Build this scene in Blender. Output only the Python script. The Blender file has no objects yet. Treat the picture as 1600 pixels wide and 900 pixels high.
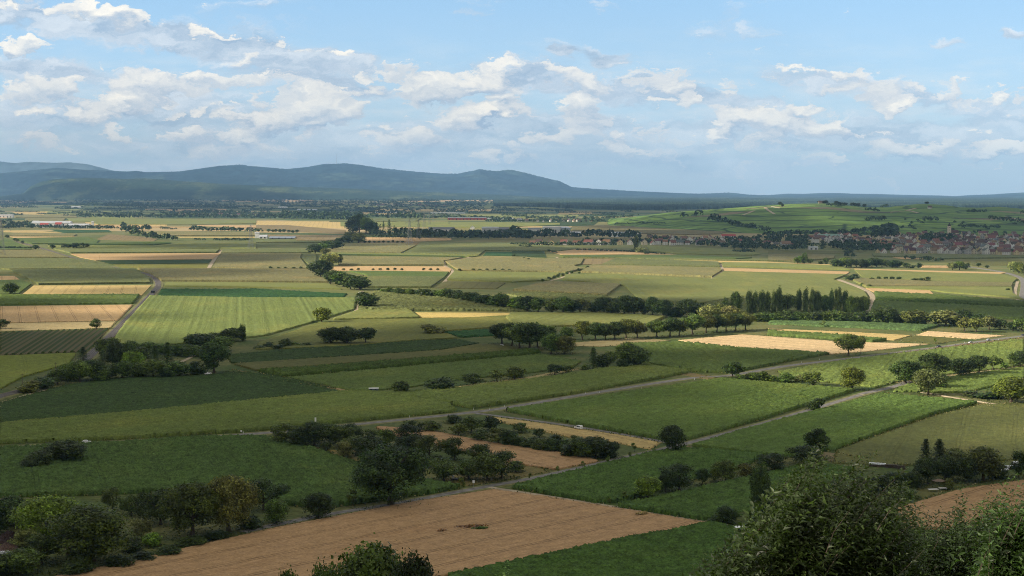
import bpy, math, random
import numpy as np
from mathutils import Vector, Matrix
rnd = random.Random(7)
RN = np.random.default_rng(11)
SC = bpy.context.scene
COL = SC.collection
R = math.radians

# ---------------------------------------------------------------- camera
CAMZ = 125.0
F = 2400.0                       # focal length in photo pixels (photo 1600 wide)
HOR = 298.0                      # horizon row
cam_d = bpy.data.cameras.new('camera')
cam = bpy.data.objects.new('camera', cam_d); COL.objects.link(cam)
cam_d.sensor_width = 36.0; cam_d.lens = 36.0 * F / 1600.0
cam_d.clip_start = 0.5; cam_d.clip_end = 120000.0
PITCH = math.atan((450 - HOR) / F)
cam.location = (0, 0, CAMZ); cam.rotation_euler = (math.pi / 2 - PITCH, 0, 0)
SC.camera = cam

# ---------------------------------------------------------------- light
SUN_EL = 25.0
SUN_DIR = Vector((-1.0, -0.16, 0)).normalized() * math.cos(R(SUN_EL)) + Vector((0, 0, math.sin(R(SUN_EL))))
sun_d = bpy.data.lights.new('sun', 'SUN'); sun_d.energy = 5.0; sun_d.angle = R(0.6); sun_d.color = (1.0, 0.885, 0.73)
sun = bpy.data.objects.new('sun', sun_d); COL.objects.link(sun)
sun.rotation_euler = SUN_DIR.to_track_quat('Z', 'Y').to_euler()
SC.view_settings.view_transform = 'Standard'; SC.view_settings.look = 'None'
SC.view_settings.gamma = 1.0; SC.view_settings.use_curve_mapping = False
SC.view_settings.exposure = 0.78
SC.cycles.max_bounces = 5; SC.cycles.diffuse_bounces = 2; SC.cycles.volume_bounces = 0; SC.cycles.filter_width = 1.05; SC.cycles.use_adaptive_sampling = True; SC.cycles.adaptive_threshold = 0.02
SC.cycles.transmission_bounces = 2; SC.cycles.transparent_max_bounces = 24; SC.cycles.glossy_bounces = 2
SC.cycles.use_denoising = True; SC.cycles.denoiser = 'OPENIMAGEDENOISE'; SC.cycles.denoising_input_passes = 'RGB_ALBEDO_NORMAL'; SC.cycles.denoising_prefilter = 'NONE'

class NT:
    """small helper for node trees"""
    def __init__(s, tree): s.t = tree; s.n = tree.nodes; s.l = tree.links
    def add(s, typ, ins=None, **kw):
        nd = s.n.new(typ)
        for k, v in kw.items(): setattr(nd, k, v)
        for k, v in (ins or {}).items():
            if isinstance(v, bpy.types.NodeSocket): s.l.new(v, nd.inputs[k])
            else: nd.inputs[k].default_value = v
        return nd
    def m(s, op, a, b=None, c=None, clamp=False):
        ins = {0: a}
        if b is not None: ins[1] = b
        if c is not None: ins[2] = c
        return s.add('ShaderNodeMath', ins, operation=op, use_clamp=clamp).outputs[0]
    def mr(s, v, a, b, c=0.0, d=1.0, t='SMOOTHSTEP'):
        return s.add('ShaderNodeMapRange', {0: v, 1: a, 2: b, 3: c, 4: d}, interpolation_type=t).outputs[0]
    def mix(s, f, a, b, bt='MIX'):
        nd = s.n.new('ShaderNodeMix'); nd.data_type = 'RGBA'; nd.blend_type = bt
        for i, v in ((0, f), (6, a), (7, b)):
            if isinstance(v, bpy.types.NodeSocket): s.l.new(v, nd.inputs[i])
            else: nd.inputs[i].default_value = v if i == 0 else (*v[:3], 1)
        return nd.outputs[2]
    def noise(s, vec, scale, detail=4.0, rough=0.55, out=0, dist=0.0):
        return s.add('ShaderNodeTexNoise', {'Vector': vec, 'Scale': scale, 'Detail': detail, 'Roughness': rough, 'Distortion': dist}).outputs[out]
    def mapv(s, vec, loc=(0, 0, 0), rot=(0, 0, 0), sc=(1, 1, 1), vt='POINT'):
        return s.add('ShaderNodeMapping', {'Vector': vec, 'Location': loc, 'Rotation': rot, 'Scale': sc}, vector_type=vt).outputs[0]

# ---------------------------------------------------------------- sky
world = bpy.data.worlds.new('World'); SC.world = world; world.use_nodes = True
wt = NT(world.node_tree)
for n_ in list(wt.n): wt.n.remove(n_)
skyn = wt.add('ShaderNodeTexSky', sky_type='NISHITA', sun_disc=False, sun_elevation=R(SUN_EL),
              sun_rotation=math.atan2(SUN_DIR.x, SUN_DIR.y), altitude=300.0, air_density=1.0, dust_density=0.6, ozone_density=1.2)
tc = wt.add('ShaderNodeTexCoord')
sep = wt.add('ShaderNodeSeparateXYZ', {0: tc.outputs['Generated']})
yy = wt.m('MAXIMUM', wt.m('ABSOLUTE', sep.outputs[1]), 0.12)
U = wt.m('DIVIDE', sep.outputs[0], yy)
V = wt.m('DIVIDE', sep.outputs[2], yy)
UV = wt.add('ShaderNodeCombineXYZ', {0: U, 1: V, 2: 0.0}).outputs[0]
# warp the direction a little so cloud outlines are ragged
wn = wt.noise(wt.mapv(UV, sc=(1, 2.0, 1)), 22.0, 7.0, 0.65, out=1)
wv = wt.add('ShaderNodeVectorMath', {0: wn, 1: (0.5, 0.5, 0.5)}, operation='SUBTRACT').outputs[0]
wv = wt.add('ShaderNodeVectorMath', {0: wv, 1: (0.085, 0.040, 0.0)}, operation='MULTIPLY').outputs[0]
UVw = wt.add('ShaderNodeVectorMath', {0: UV, 1: wv}, operation='ADD').outputs[0]
# (photo column, row of the direction, half widths, tilt, strength)
soft = [(110, 40, 290, 36, -7, .95), (330, 68, 260, 34, -8, .95), (520, 92, 200, 22, -7, .75), (40, 20, 170, 22, -5, .6),
        (60, 112, 180, 44, -4, .95), (300, 130, 200, 40, -6, .75), (470, 122, 200, 34, -8, .8), (600, 140, 120, 22, -8, .5),
        (860, 122, 230, 30, -6, 1.0), (1040, 150, 260, 38, -8, .95), (1190, 176, 190, 28, -10, .7), (760, 128, 120, 28, -4, .6),
        (1290, 130, 120, 30, -8, 1.0), (1420, 148, 150, 27, -6, 1.0), (1560, 168, 140, 26, -4, .8), (1500, 190, 220, 28, -4, .7),
        (100, 188, 120, 34, 0, .7), (300, 178, 300, 36, 0, .5), (250, 218, 420, 40, 0, .6), (30, 175, 120, 34, 0, .8), (700, 205, 480, 58, -3, .65),
        (1050, 205, 380, 46, -4, .95), (1380, 215, 420, 40, 0, .95), (600, 235, 900, 44, 0, .6), (900, 250, 300, 12, 0, .5), (1300, 262, 360, 10, 0, .5), (300, 258, 340, 12, 0, .5), (1000, 262, 900, 42, 0, .35),
        (868, 86, 44, 16, 3, .95), (958, 92, 84, 24, -3, .95), (1474, 74, 38, 14, 0, .6), (1585, 51, 52, 15, 0, .8), (945, 17, 60, 9, -8, .4), (735, 28, 45, 8, 0, .25)]
puffs = [(255, 128, 95, 38, 0, 1.1), (190, 165, 70, 30, 0, .8), (90, 130, 90, 30, 0, .8), (470, 168, 120, 42, 8, 1.15), (340, 52, 60, 24, 0, .8), (420, 128, 120, 22, 0, .6), (130, 185, 60, 22, 0, .8), (120, 25, 200, 26, -6, .55), (30, 80, 80, 22, 0, .6), (415, 190, 80, 20, 0, .7), (545, 172, 50, 30, 0, .8),
         (690, 130, 100, 40, 10, 1.1), (765, 118, 70, 30, 0, .9), (385, 85, 60, 20, 0, .7), (620, 108, 60, 17, 0, .7), (370, 214, 60, 18, 0, .8), (280, 205, 60, 16, 0, .5),
         (730, 184, 100, 26, 10, .9), (560, 130, 70, 16, 0, .5), (1215, 188, 50, 26, 0, .8), (1130, 200, 60, 18, 12, .8), (1420, 232, 120, 18, 8, .95), (1580, 222, 60, 16, 5, .8),
         (990, 236, 55, 15, 0, .8), (1120, 244, 34, 9, 0, .7), (850, 215, 80, 20, 5, .5), (930, 160, 50, 20, 0, .6), (185, 208, 50, 14, 0, .5), (640, 222, 90, 20, 0, .5), (350, 240, 160, 18, 0, .35),
         (60, 70, 120, 20, -4, .5), (1330, 205, 90, 14, 0, .5), (790, 175, 50, 14, 12, .6), (1010, 120, 50, 14, 0, .3), (1340, 142, 60, 16, 0, .4)]
SMALL = random.Random(4)
for x_, y_, r_x in ((20, 14, 90), (110, 18, 90), (200, 30, 90), (290, 46, 80), (370, 62, 80), (450, 72, 80), (540, 84, 80), (640, 94, 70), (60, 66, 70), (20, 74, 60), (150, 98, 60), (330, 108, 70), (560, 112, 60), (850, 108, 90), (930, 124, 80), (1030, 138, 80), (1250, 112, 60), (1330, 122, 60)):
    puffs.append((x_, y_, r_x, r_x * .2, -7, .62))
for k_ in range(42):           # scattered small cumulus low over the horizon
    y_ = SMALL.uniform(150, 262); rx_ = SMALL.uniform(14, 46) * (1.25 - (y_ - 150) / 220)
    puffs.append((SMALL.uniform(-20, 1620), y_, rx_, rx_ * SMALL.uniform(.28, .45), 0, SMALL.uniform(.6, .95)))
nb_ = wt.noise(wt.mapv(UV, loc=(7, 2, 0), sc=(1, 2.5, 1)), 7.0, 3.0, 0.5)
band_ = wt.m('SUBTRACT', wt.m('MULTIPLY', wt.m('MULTIPLY', wt.mr(V, 0.012, 0.03), wt.mr(V, 0.085, 0.06)), wt.mr(nb_, 0.35, 0.6, 0.0, 0.34)), wt.mr(V, 0.07, 0.10, 0.0, 0.28))
def blobs_(lst, uw):
    acc = None; sx_ = wt.add('ShaderNodeSeparateXYZ', {0: uw})
    for (x, y, rx, ry, ang, st) in lst:
        # each puff is evaluated after the one before it, which keeps the shader small
        q_ = uw if acc is None else wt.add('ShaderNodeCombineXYZ', {0: sx_.outputs[0], 1: sx_.outputs[1], 2: acc}).outputs[0]
        p = wt.mapv(q_, loc=((x - 800) / F, (HOR - y) / F, 0), rot=(0, 0, R(ang)), sc=(rx / F, ry / F, 1e9), vt='TEXTURE')
        ln = wt.add('ShaderNodeVectorMath', {0: p}, operation='LENGTH').outputs['Value']
        g = wt.mr(ln, 0.0, 1.0, st, 0.0); acc = g if acc is None else wt.m('ADD', acc, g)
    return acc
def soft_blobs(): return blobs_(soft, UVw)
def cloud_fields(shift):
    uw = UVw if shift is None else wt.add('ShaderNodeVectorMath', {0: UVw, 1: shift}, operation='ADD').outputs[0]
    n1 = wt.noise(wt.mapv(uw, sc=(1, 3.0, 1)), 10.0, 7.0, 0.6)
    n2 = wt.noise(wt.mapv(uw, sc=(1, 1.7, 1)), 34.0, 7.0, 0.62)
    s_ = wt.m('MULTIPLY', wt.m('SUBTRACT', n1, 0.5), 2.7)
    s_ = wt.m('ADD', s_, wt.m('MULTIPLY', wt.m('SUBTRACT', n2, 0.5), 0.55))
    p_ = wt.m('ADD', blobs_(puffs, uw), wt.m('MULTIPLY', wt.m('SUBTRACT', n2, 0.5), 3.4))
    p_ = wt.m('ADD', p_, band_)
    return s_, p_
S0, P0 = cloud_fields(None); S1, P1 = cloud_fields((-0.0030, 0.0050, 0.0))
BS = soft_blobs()
n3 = wt.noise(wt.mapv(UV, loc=(3, 1, 0), sc=(1, 4.0, 1)), 26.0, 6.0, 0.6)
d_soft = wt.mr(wt.m('ADD', S0, BS), 0.12, 0.70); d_puff = wt.mr(P0, 0.27, 0.52)
veil = wt.m('MULTIPLY', wt.mr(n3, 0.38, 0.75), wt.m('MULTIPLY', wt.mr(V, 0.115, 0.05), wt.mr(V, 0.0, 0.03)))
veil = wt.m('MULTIPLY', veil, 0.55)
lit_s = wt.m('ADD', 0.40, wt.m('MULTIPLY', wt.m('SUBTRACT', S0, S1), 1.25), clamp=True)
lit_p = wt.m('ADD', 0.47, wt.m('MULTIPLY', wt.m('SUBTRACT', P0, P1), 0.50), clamp=True)
SKYK = 0.115
base = wt.mix(1.0, skyn.outputs[0], (SKYK, SKYK, SKYK), 'MULTIPLY')
base = wt.mix(0.70, base, wt.mix(wt.mr(V, 0.0, 0.14, t='LINEAR'), (0.30, 0.43, 0.565), (0.175, 0.345, 0.565)))
cs = wt.mix(lit_s, (0.225, 0.305, 0.405), (0.60, 0.62, 0.63))
cp = wt.mix(lit_p, (0.25, 0.33, 0.43), (0.70, 0.66, 0.585))
sky1 = wt.mix(veil, base, (0.50, 0.54, 0.56))
sky2 = wt.mix(wt.m('MULTIPLY', d_soft, wt.mr(V, 0.015, 0.08, 0.50, 0.86)), sky1, cs)
sky3 = wt.mix(wt.m('MULTIPLY', d_puff, wt.mr(V, 0.0, 0.05, 0.45, 0.93)), sky2, cp)
# broken cloud added over the unseen sky, its warm tone tints the ambient light
nv = wt.noise(wt.mapv(tc.outputs['Generated'], sc=(1, 1, 1.6)), 3.2, 5.0, 0.6)
over = wt.m('MULTIPLY', wt.mr(nv, 0.24, 0.50), wt.m('MAXIMUM', wt.mr(V, 0.16, 0.40), wt.mr(sep.outputs[1], 0.5, 0.2)))
sky3 = wt.mix(wt.m('MULTIPLY', over, 0.9), sky3, (0.40, 0.355, 0.285))
bg = wt.add('ShaderNodeBackground', {0: sky3, 1: 1.0})
# outside the forward sector the added warm cloud tone gives most of the light
wo = wt.add('ShaderNodeOutputWorld', {0: bg.outputs[0]})
world.cycles.sampling_method = 'MANUAL'; world.cycles.sample_map_resolution = 512

# ---------------------------------------------------------------- projection helpers
cp_, sp_ = math.cos(PITCH), math.sin(PITCH)
def ray(px, py):
    u = (px - 800) / F; v = (450 - py) / F
    return Vector((u, cp_ + v * sp_, -sp_ + v * cp_))
def G(px, py, z=0.0):
    d = ray(px, py); t = (z - CAMZ) / d.z
    return Vector((d.x * t, d.y * t, z))
def depth(p): return p.y * cp_ + (CAMZ - p.z) * sp_
def ppm(p): return F / depth(p)             # photo pixels per metre there

# ---------------------------------------------------------------- object helpers
def link(o, parent=None):
    COL.objects.link(o)
    if parent is not None: o.parent = parent
    return o
def tag(o, label=None, cat=None, group=None, kind=None):
    if label: o['label'] = label
    if cat: o['category'] = cat
    if group: o['group'] = group
    if kind: o['kind'] = kind
    return o
def np_mesh(name, V_, F_, mats=(), mi=None, smooth=False):
    """V_ (n,3) array, F_ list of (m,k) int arrays (k verts each)."""
    me = bpy.data.meshes.new(name)
    V_ = np.asarray(V_, dtype=np.float32)
    me.vertices.add(len(V_)); me.vertices.foreach_set('co', V_.ravel())
    if isinstance(F_, np.ndarray): F_ = [F_]
    F_ = [f for f in F_ if len(f)]
    tot = sum(f.size for f in F_); nf = sum(len(f) for f in F_)
    me.loops.add(tot); me.loops.foreach_set('vertex_index', np.concatenate([f.ravel() for f in F_]).astype(np.int32))
    ls = []; s = 0
    for f in F_:
        k = f.shape[1]; ls.append(s + np.arange(len(f)) * k); s += f.size
    me.polygons.add(nf)
    me.polygons.foreach_set('loop_start', np.concatenate(ls).astype(np.int32))
    for m in mats: me.materials.append(m)
    if mi is not None: me.polygons.foreach_set('material_index', np.asarray(mi, dtype=np.int32))
    if smooth: me.polygons.foreach_set('use_smooth', np.ones(nf, dtype=bool))
    me.update(calc_edges=True)
    return me
class MB:
    """collects simple shapes into one mesh"""
    def __init__(s): s.v = []; s.f = []; s.m = []
    def add(s, vs, fs, mi=0):
        o = len(s.v); s.v += [tuple(v) for v in vs]; s.f += [tuple(i + o for i in f) for f in fs]; s.m += [mi] * len(fs)
    def box(s, x0, x1, y0, y1, z0, z1, mi=0, taper=0.0):
        t = taper
        s.add([(x0, y0, z0), (x1, y0, z0), (x1, y1, z0), (x0, y1, z0), (x0 + t, y0 + t, z1), (x1 - t, y0 + t, z1), (x1 - t, y1 - t, z1), (x0 + t, y1 - t, z1)],
              [(0, 3, 2, 1), (4, 5, 6, 7), (0, 1, 5, 4), (1, 2, 6, 5), (2, 3, 7, 6), (3, 0, 4, 7)], mi)
    def tube(s, pts, rad, n=6, mi=0, cap=True):
        pts = [Vector(p) for p in pts]
        if not hasattr(rad, '__len__'): rad = [rad] * len(pts)
        vs = []
        for i, p in enumerate(pts):
            d = (pts[min(i + 1, len(pts) - 1)] - pts[max(i - 1, 0)]).normalized()
            a = d.orthogonal().normalized() if i == 0 else (a - d * a.dot(d)).normalized()
            b = d.cross(a)
            for k in range(n):
                t = 2 * math.pi * k / n
                vs.append(p + (a * math.cos(t) + b * math.sin(t)) * rad[i])
        fs = []
        for i in range(len(pts) - 1):
            for k in range(n):
                fs.append((i * n + k, i * n + (k + 1) % n, (i + 1) * n + (k + 1) % n, (i + 1) * n + k))
        if cap: fs += [tuple(range(n))[::-1], tuple((len(pts) - 1) * n + k for k in range(n))]
        s.add(vs, fs, mi)
    def prism(s, prof, y0, y1, mi=0, axis='y'):
        n = len(prof)
        if axis == 'y': vs = [(x, y0, z) for x, z in prof] + [(x, y1, z) for x, z in prof]
        else: vs = [(y0, x, z) for x, z in prof] + [(y1, x, z) for x, z in prof]
        s.add(vs, [tuple(range(n)), tuple(range(2 * n - 1, n - 1, -1))] + [(k, k + n, (k + 1) % n + n, (k + 1) % n) for k in range(n)], mi)
    def mesh(s, name, mats):
        me = bpy.data.meshes.new(name); me.from_pydata(s.v, [], s.f)
        for m in mats: me.materials.append(m)
        me.polygons.foreach_set('material_index', s.m); me.update(); return me
    def build(s, name, mats, parent=None, bevel=0.0):
        o = bpy.data.objects.new(name, s.mesh(name, mats if isinstance(mats, (list, tuple)) else [mats])); link(o, parent)
        if bevel:
            b = o.modifiers.new('bevel', 'BEVEL'); b.width = bevel; b.segments = 2; b.limit_method = 'ANGLE'
        return o
def empty(name, loc, rz=0.0, label=None, cat=None, group=None):
    o = bpy.data.objects.new(name, None); link(o); o.location = loc; o.rotation_euler = (0, 0, rz); o.empty_display_size = 0.5
    return tag(o, label, cat, group)
def copy_tree(o, parent=None):
    c = o.copy(); COL.objects.link(c); c.parent = parent
    for ch in o.children: copy_tree(ch, c)
    return c
ORD = ['first', 'second', 'third', 'fourth', 'fifth', 'sixth', 'seventh', 'eighth', 'ninth', 'tenth', 'eleventh', 'twelfth', 'thirteenth', 'fourteenth',
       'fifteenth', 'sixteenth', 'seventeenth', 'eighteenth', 'nineteenth', 'twentieth', 'twenty-first', 'twenty-second', 'twenty-third', 'twenty-fourth',
       'twenty-fifth', 'twenty-sixth', 'twenty-seventh', 'twenty-eighth', 'twenty-ninth', 'thirtieth', 'thirty-first', 'thirty-second', 'thirty-third',
       'thirty-fourth', 'thirty-fifth', 'thirty-sixth', 'thirty-seventh', 'thirty-eighth', 'thirty-ninth', 'fortieth']
def inside(P, poly):
    x, y = P[:, 0], P[:, 1]; r = np.zeros(len(P), bool); n = len(poly)
    for i in range(n):
        x1, y1 = poly[i]; x2, y2 = poly[(i + 1) % n]
        if y1 == y2: continue
        r ^= ((y1 > y) != (y2 > y)) & (x < (x2 - x1) * (y - y1) / (y2 - y1) + x1)
    return r

# ---------------------------------------------------------------- materials
def new_mat(name):
    m = bpy.data.materials.new(name); m.use_nodes = True; t = NT(m.node_tree)
    for n_ in list(t.n): t.n.remove(n_)
    return m, t
def out(t, sh): t.add('ShaderNodeOutputMaterial', {0: sh})
def simple(name, col, rough=0.8, metal=0.0, var=0.12, scale=1.5, spec=0.3):
    m, t = new_mat(name); c = t.add('ShaderNodeTexCoord').outputs['Object']
    n_ = t.noise(c, scale, 4.0, 0.6)
    col2 = t.mix(1.0, col, t.add('ShaderNodeCombineColor', {0: t.mr(n_, .3, .7, 1 - var, 1 + var), 1: t.mr(n_, .3, .7, 1 - var, 1 + var), 2: t.mr(n_, .3, .7, 1 - var, 1 + var)}).outputs[0], 'MULTIPLY')
    p = t.add('ShaderNodeBsdfPrincipled', {'Base Color': col2, 'Roughness': rough, 'Metallic': metal, 'Specular IOR Level': spec}); out(t, p.outputs[0]); return m
def gray(t, v): return t.add('ShaderNodeCombineColor', {0: v, 1: v, 2: v}).outputs[0]
def crop_mat(name, style):
    """field cover: colour comes from the object, rows run along the field's local x"""
    m, t = new_mat(name)
    c = t.add('ShaderNodeTexCoord').outputs['Object']
    oi = t.add('ShaderNodeObjectInfo')
    off = t.add('ShaderNodeCombineXYZ', {0: t.m('MULTIPLY', oi.outputs['Random'], 900.0), 1: t.m('MULTIPLY', oi.outputs['Random'], 400.0), 2: 0.0}).outputs[0]
    cc = t.add('ShaderNodeVectorMath', {0: c, 1: off}, operation='ADD').outputs[0]
    sp = t.add('ShaderNodeSeparateXYZ', {0: c})
    rows = t.noise(t.mapv(cc, sc=(0.015, 0.45, 0.0)), 1.0, 5.0, 0.7)
    clump = t.noise(t.mapv(cc, sc=(.8, 1, .3)), .26, 4.0, .7)
    big = t.noise(t.mapv(cc, sc=(1, 1.6, 0.0)), 0.009, 4.0, 0.6)
    mid = t.noise(t.mapv(cc, sc=(1, 1, 0.3)), 0.12, 4.0, 0.65)
    fine = t.noise(cc, 1.1, 3.0, 0.7)
    A = {'maize': (.17, .20, .36, 1.25), 'wheat': (.18, .12, .14, .65), 'meadow': (.18, .30, .40, .7), 'beet': (.30, .20, .42, 1.4), 'vine': (.2, .2, .25, .5)}[style]
    v = t.m('ADD', 1.0, t.m('MULTIPLY', t.m('SUBTRACT', rows, .5), A[0] * 2))
    v = t.m('MULTIPLY', v, t.m('ADD', 1.0, t.m('MULTIPLY', t.m('SUBTRACT', big, .5), A[1] * 2.4)))
    v = t.m('MULTIPLY', v, t.m('ADD', 1.0, t.m('MULTIPLY', t.m('SUBTRACT', mid, .5), A[2] * 1.6)))
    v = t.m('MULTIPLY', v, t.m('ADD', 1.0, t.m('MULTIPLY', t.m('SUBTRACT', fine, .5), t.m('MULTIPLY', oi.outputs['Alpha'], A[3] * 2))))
    v = t.m('MULTIPLY', v, t.m('ADD', 1.0, t.m('MULTIPLY', t.m('SUBTRACT', clump, .5), t.m('MULTIPLY', oi.outputs['Alpha'], A[3] * 1.7))))  # speckle in the colour stands in for self-shade between plants
    col = t.mix(1.0, oi.outputs['Color'], gray(t, t.m('MAXIMUM', v, .15)), 'MULTIPLY')
    if style in ('maize', 'meadow', 'beet'):
        # drier and fresher patches of the growth itself
        col = t.mix(t.mr(big, .48, .75, 0, .42), col, t.mix(1.0, col, (1.55, 1.12, 1.0), 'MULTIPLY'))
        col = t.mix(t.mr(mid, .5, .8, 0, .35), col, t.mix(1.0, col, (.72, 1.02, .9), 'MULTIPLY'))
    if style in ('maize', 'meadow', 'beet'):
        wob = t.m('ADD', t.m('DIVIDE', sp.outputs[1], 27.0), t.m('MULTIPLY', t.noise(t.mapv(cc, sc=(1, 1, 0)), .006, 2.0), .5))
        fr = t.m('FRACT', wob)
        l1 = t.m('LESS_THAN', t.m('ABSOLUTE', t.m('SUBTRACT', fr, .45)), .012); l2 = t.m('LESS_THAN', t.m('ABSOLUTE', t.m('SUBTRACT', fr, .52)), .012)
        col = t.mix(t.m('MULTIPLY', t.m('MAXIMUM', l1, l2), t.mr(mid, .35, .65, .1, .65)), col, t.mix(1.0, col, (.62, .58, .6), 'MULTIPLY'))
        weed = t.mr(t.noise(cc, .035, 7., .72), .60, .68, 0, .5)
        col = t.mix(weed, col, t.mix(1.0, col, (1.5, 1.25, 1.1), 'MULTIPLY'))
    if style == 'wheat':
        fr = t.m('FRACT', t.m('DIVIDE', sp.outputs[1], 17.0))
        l1 = t.m('LESS_THAN', t.m('ABSOLUTE', t.m('SUBTRACT', fr, .46)), .018)
        l2 = t.m('LESS_THAN', t.m('ABSOLUTE', t.m('SUBTRACT', fr, .56)), .018)
        tr = t.m('MULTIPLY', t.m('MAXIMUM', l1, l2), t.mr(mid, .3, .6, .25, .8))
        col = t.mix(tr, col, t.mix(1.0, col, (.40, .38, .36), 'MULTIPLY'))
        col = t.mix(t.m('MULTIPLY', t.mr(t.noise(cc, .05, 6., .7), .66, .72), .7), col, (.10, .14, .04))
        col = t.mix(t.mr(t.noise(t.mapv(cc, sc=(.35, 1, 0)), .03, 6., .7), .55, .7, 0, .45), col, t.mix(1.0, col, (.72, .62, .55), 'MULTIPLY'))
    if style == 'vine':
        fr = t.m('ABSOLUTE', t.m('SUBTRACT', t.m('FRACT', t.m('DIVIDE', sp.outputs[1], 5.2)), .5))
        col = t.mix(t.mr(fr, .16, .3), col, (.115, .10, .05))
    p = t.add('ShaderNodeBsdfPrincipled', {'Base Color': col, 'Roughness': 0.9, 'Specular IOR Level': 0.12})
    if style != 'vine':
        bmp = t.add('ShaderNodeBump', {'Height': t.m('ADD', fine, t.m('MULTIPLY', rows, 1.2)), 'Strength': .5, 'Distance': .6 if style != 'wheat' else .15})
        t.l.new(bmp.outputs[0], p.inputs['Normal'])
    out(t, p.outputs[0]); return m
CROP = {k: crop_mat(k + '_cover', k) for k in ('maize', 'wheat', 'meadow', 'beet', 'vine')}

def leaf_mat(name, gloss=0.25, trans=0.22, vscale=0.35, island=True):
    m, t = new_mat(name)
    c = t.add('ShaderNodeTexCoord').outputs['Object']; oi = t.add('ShaderNodeObjectInfo'); ge = t.add('ShaderNodeNewGeometry')
    off = t.add('ShaderNodeVectorMath', {0: c, 1: t.add('ShaderNodeCombineXYZ', {0: t.m('MULTIPLY', oi.outputs['Random'], 50.0)}).outputs[0]}, operation='ADD').outputs[0]
    big = t.noise(off, 5.0 * vscale / .35 * .9, 3.0, .6)
    v = t.m('MULTIPLY', t.mr(big, .3, .7, .5, 1.75), t.mr(ge.outputs['Random Per Island'], 0., 1., .55, 1.5, 'LINEAR') if island else 1.0)
    v = t.m('MULTIPLY', v, t.mr(oi.outputs['Random'], 0, 1, .8, 1.2, 'LINEAR'))
    col = t.mix(1.0, oi.outputs['Color'], gray(t, v), 'MULTIPLY')
    col = t.mix(t.mr(big, .5, .8, 0, .5), col, t.mix(1.0, col, (1.18, 1.12, .8), 'MULTIPLY'))
    p = t.add('ShaderNodeBsdfPrincipled', {'Base Color': col, 'Roughness': 0.5, 'Specular IOR Level': gloss})
    tr = t.add('ShaderNodeBsdfTranslucent', {'Color': t.mix(1.0, col, (1.3, 1.5, .6), 'MULTIPLY')})
    ms = t.add('ShaderNodeMixShader', {0: trans, 1: p.outputs[0], 2: tr.outputs[0]})
    out(t, ms.outputs[0]); return m
LEAF = leaf_mat('tree_leaves'); LEAFN = leaf_mat('broad_leaves', .5, .3, .1)
BARK = simple('bark', (.07, .055, .04), .95, var=.4, scale=6)
ASPH = simple('asphalt', (.17, .162, .15), .9, var=.35, scale=.3)
DIRT = simple('dirt_track_ground', (.34, .28, .19), .95, var=.3, scale=.2)
BALL = simple('railway_ballast', (.12, .105, .095), .95, var=.35, scale=.3)
STEEL = simple('rail_steel', (.16, .14, .13), .45, .8, var=.2)
WHITE = simple('white_paint', (.78, .78, .76), .5, var=.05)
DARKP = simple('dark_paint', (.02, .022, .028), .35, var=.1, spec=.5)
SILV = simple('silver_paint', (.42, .44, .46), .3, .5, var=.05, spec=.6)
GLASS = simple('vehicle_glass', (.015, .02, .025), .12, var=.05, spec=.8)
RUB = simple('rubber', (.02, .02, .02), .9)
BLUE = simple('blue_paint', (.03, .13, .38), .45, var=.1)
TARP = simple('white_tarpaulin', (.72, .74, .74), .7, var=.12)
GREYM = simple('grey_metal', (.30, .31, .32), .5, .4, var=.1)
PYL = simple('galvanised_steel', (.16, .17, .18), .6, .3, var=.1)
# ================================================================ GROUND
def ground_z(y):
    return np.where(y < 2, 123.2, np.maximum(0.0, 123.2 - 0.32 * (y - 2)))
def ground_z1(y): return float(ground_z(np.array([y]))[0])
gm, t = new_mat('ground_cover')
c = t.add('ShaderNodeTexCoord').outputs['Object']
fine = t.noise(c, .35, 5., .65); mid = t.noise(t.mapv(c, sc=(1, 1, 0)), .02, 5., .6)
colm = t.mix(t.mr(mid, .35, .68), (.062, .095, .026), (.135, .135, .05))
colm = t.mix(1.0, colm, gray(t, t.mr(fine, .25, .75, .6, 1.4)), 'MULTIPLY')
# patchwork of far-off parcels
warp = t.noise(c, .0008, 3., .5, out=1)
pc = t.add('ShaderNodeVectorMath', {0: t.mapv(c, rot=(0, 0, R(7)), sc=(1 / 900., 1 / 330., 0)), 1: t.add('ShaderNodeVectorMath', {0: warp, 3: .9}, operation='SCALE').outputs[0]}, operation='ADD').outputs[0]
vo = t.add('ShaderNodeTexVoronoi', {'Vector': pc, 'Scale': 1.0, 'Randomness': .8}, distance='CHEBYCHEV')
vs_ = t.add('ShaderNodeSeparateColor', {0: vo.outputs['Color']})
ramp = t.add('ShaderNodeValToRGB', {0: vs_.outputs[0]})
cr = ramp.color_ramp; cr.interpolation = 'CONSTANT'
stops = [(0, (.05, .085, .03)), (.16, (.15, .155, .06)), (.34, (.09, .13, .04)), (.48, (.17, .165, .065)), (.62, (.38, .29, .15)), (.74, (.04, .075, .03)), (.86, (.19, .18, .07))]
while len(cr.elements) < len(stops): cr.elements.new(.5)
for e, (p_, c_) in zip(cr.elements, stops): e.position = p_; e.color = (*c_, 1)
yc = t.add('ShaderNodeSeparateXYZ', {0: c}).outputs[1]
far = t.mr(yc, 3200., 5200.)
colm = t.mix(t.mr(yc, 1250., 1700.), colm, t.mix(t.mr(mid, .35, .68), (.11, .14, .045), (.18, .17, .065)))
colg = t.mix(far, colm, ramp.outputs[0])
p = t.add('ShaderNodeBsdfPrincipled', {'Base Color': colg, 'Roughness': .95, 'Specular IOR Level': .1}); out(t, p.outputs[0])
ys = np.concatenate([np.array([-400, -100, 0, 2.0]), np.arange(10, 387, 10), np.array([387.0, 400]), np.geomspace(450, 36300, 60)])
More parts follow.
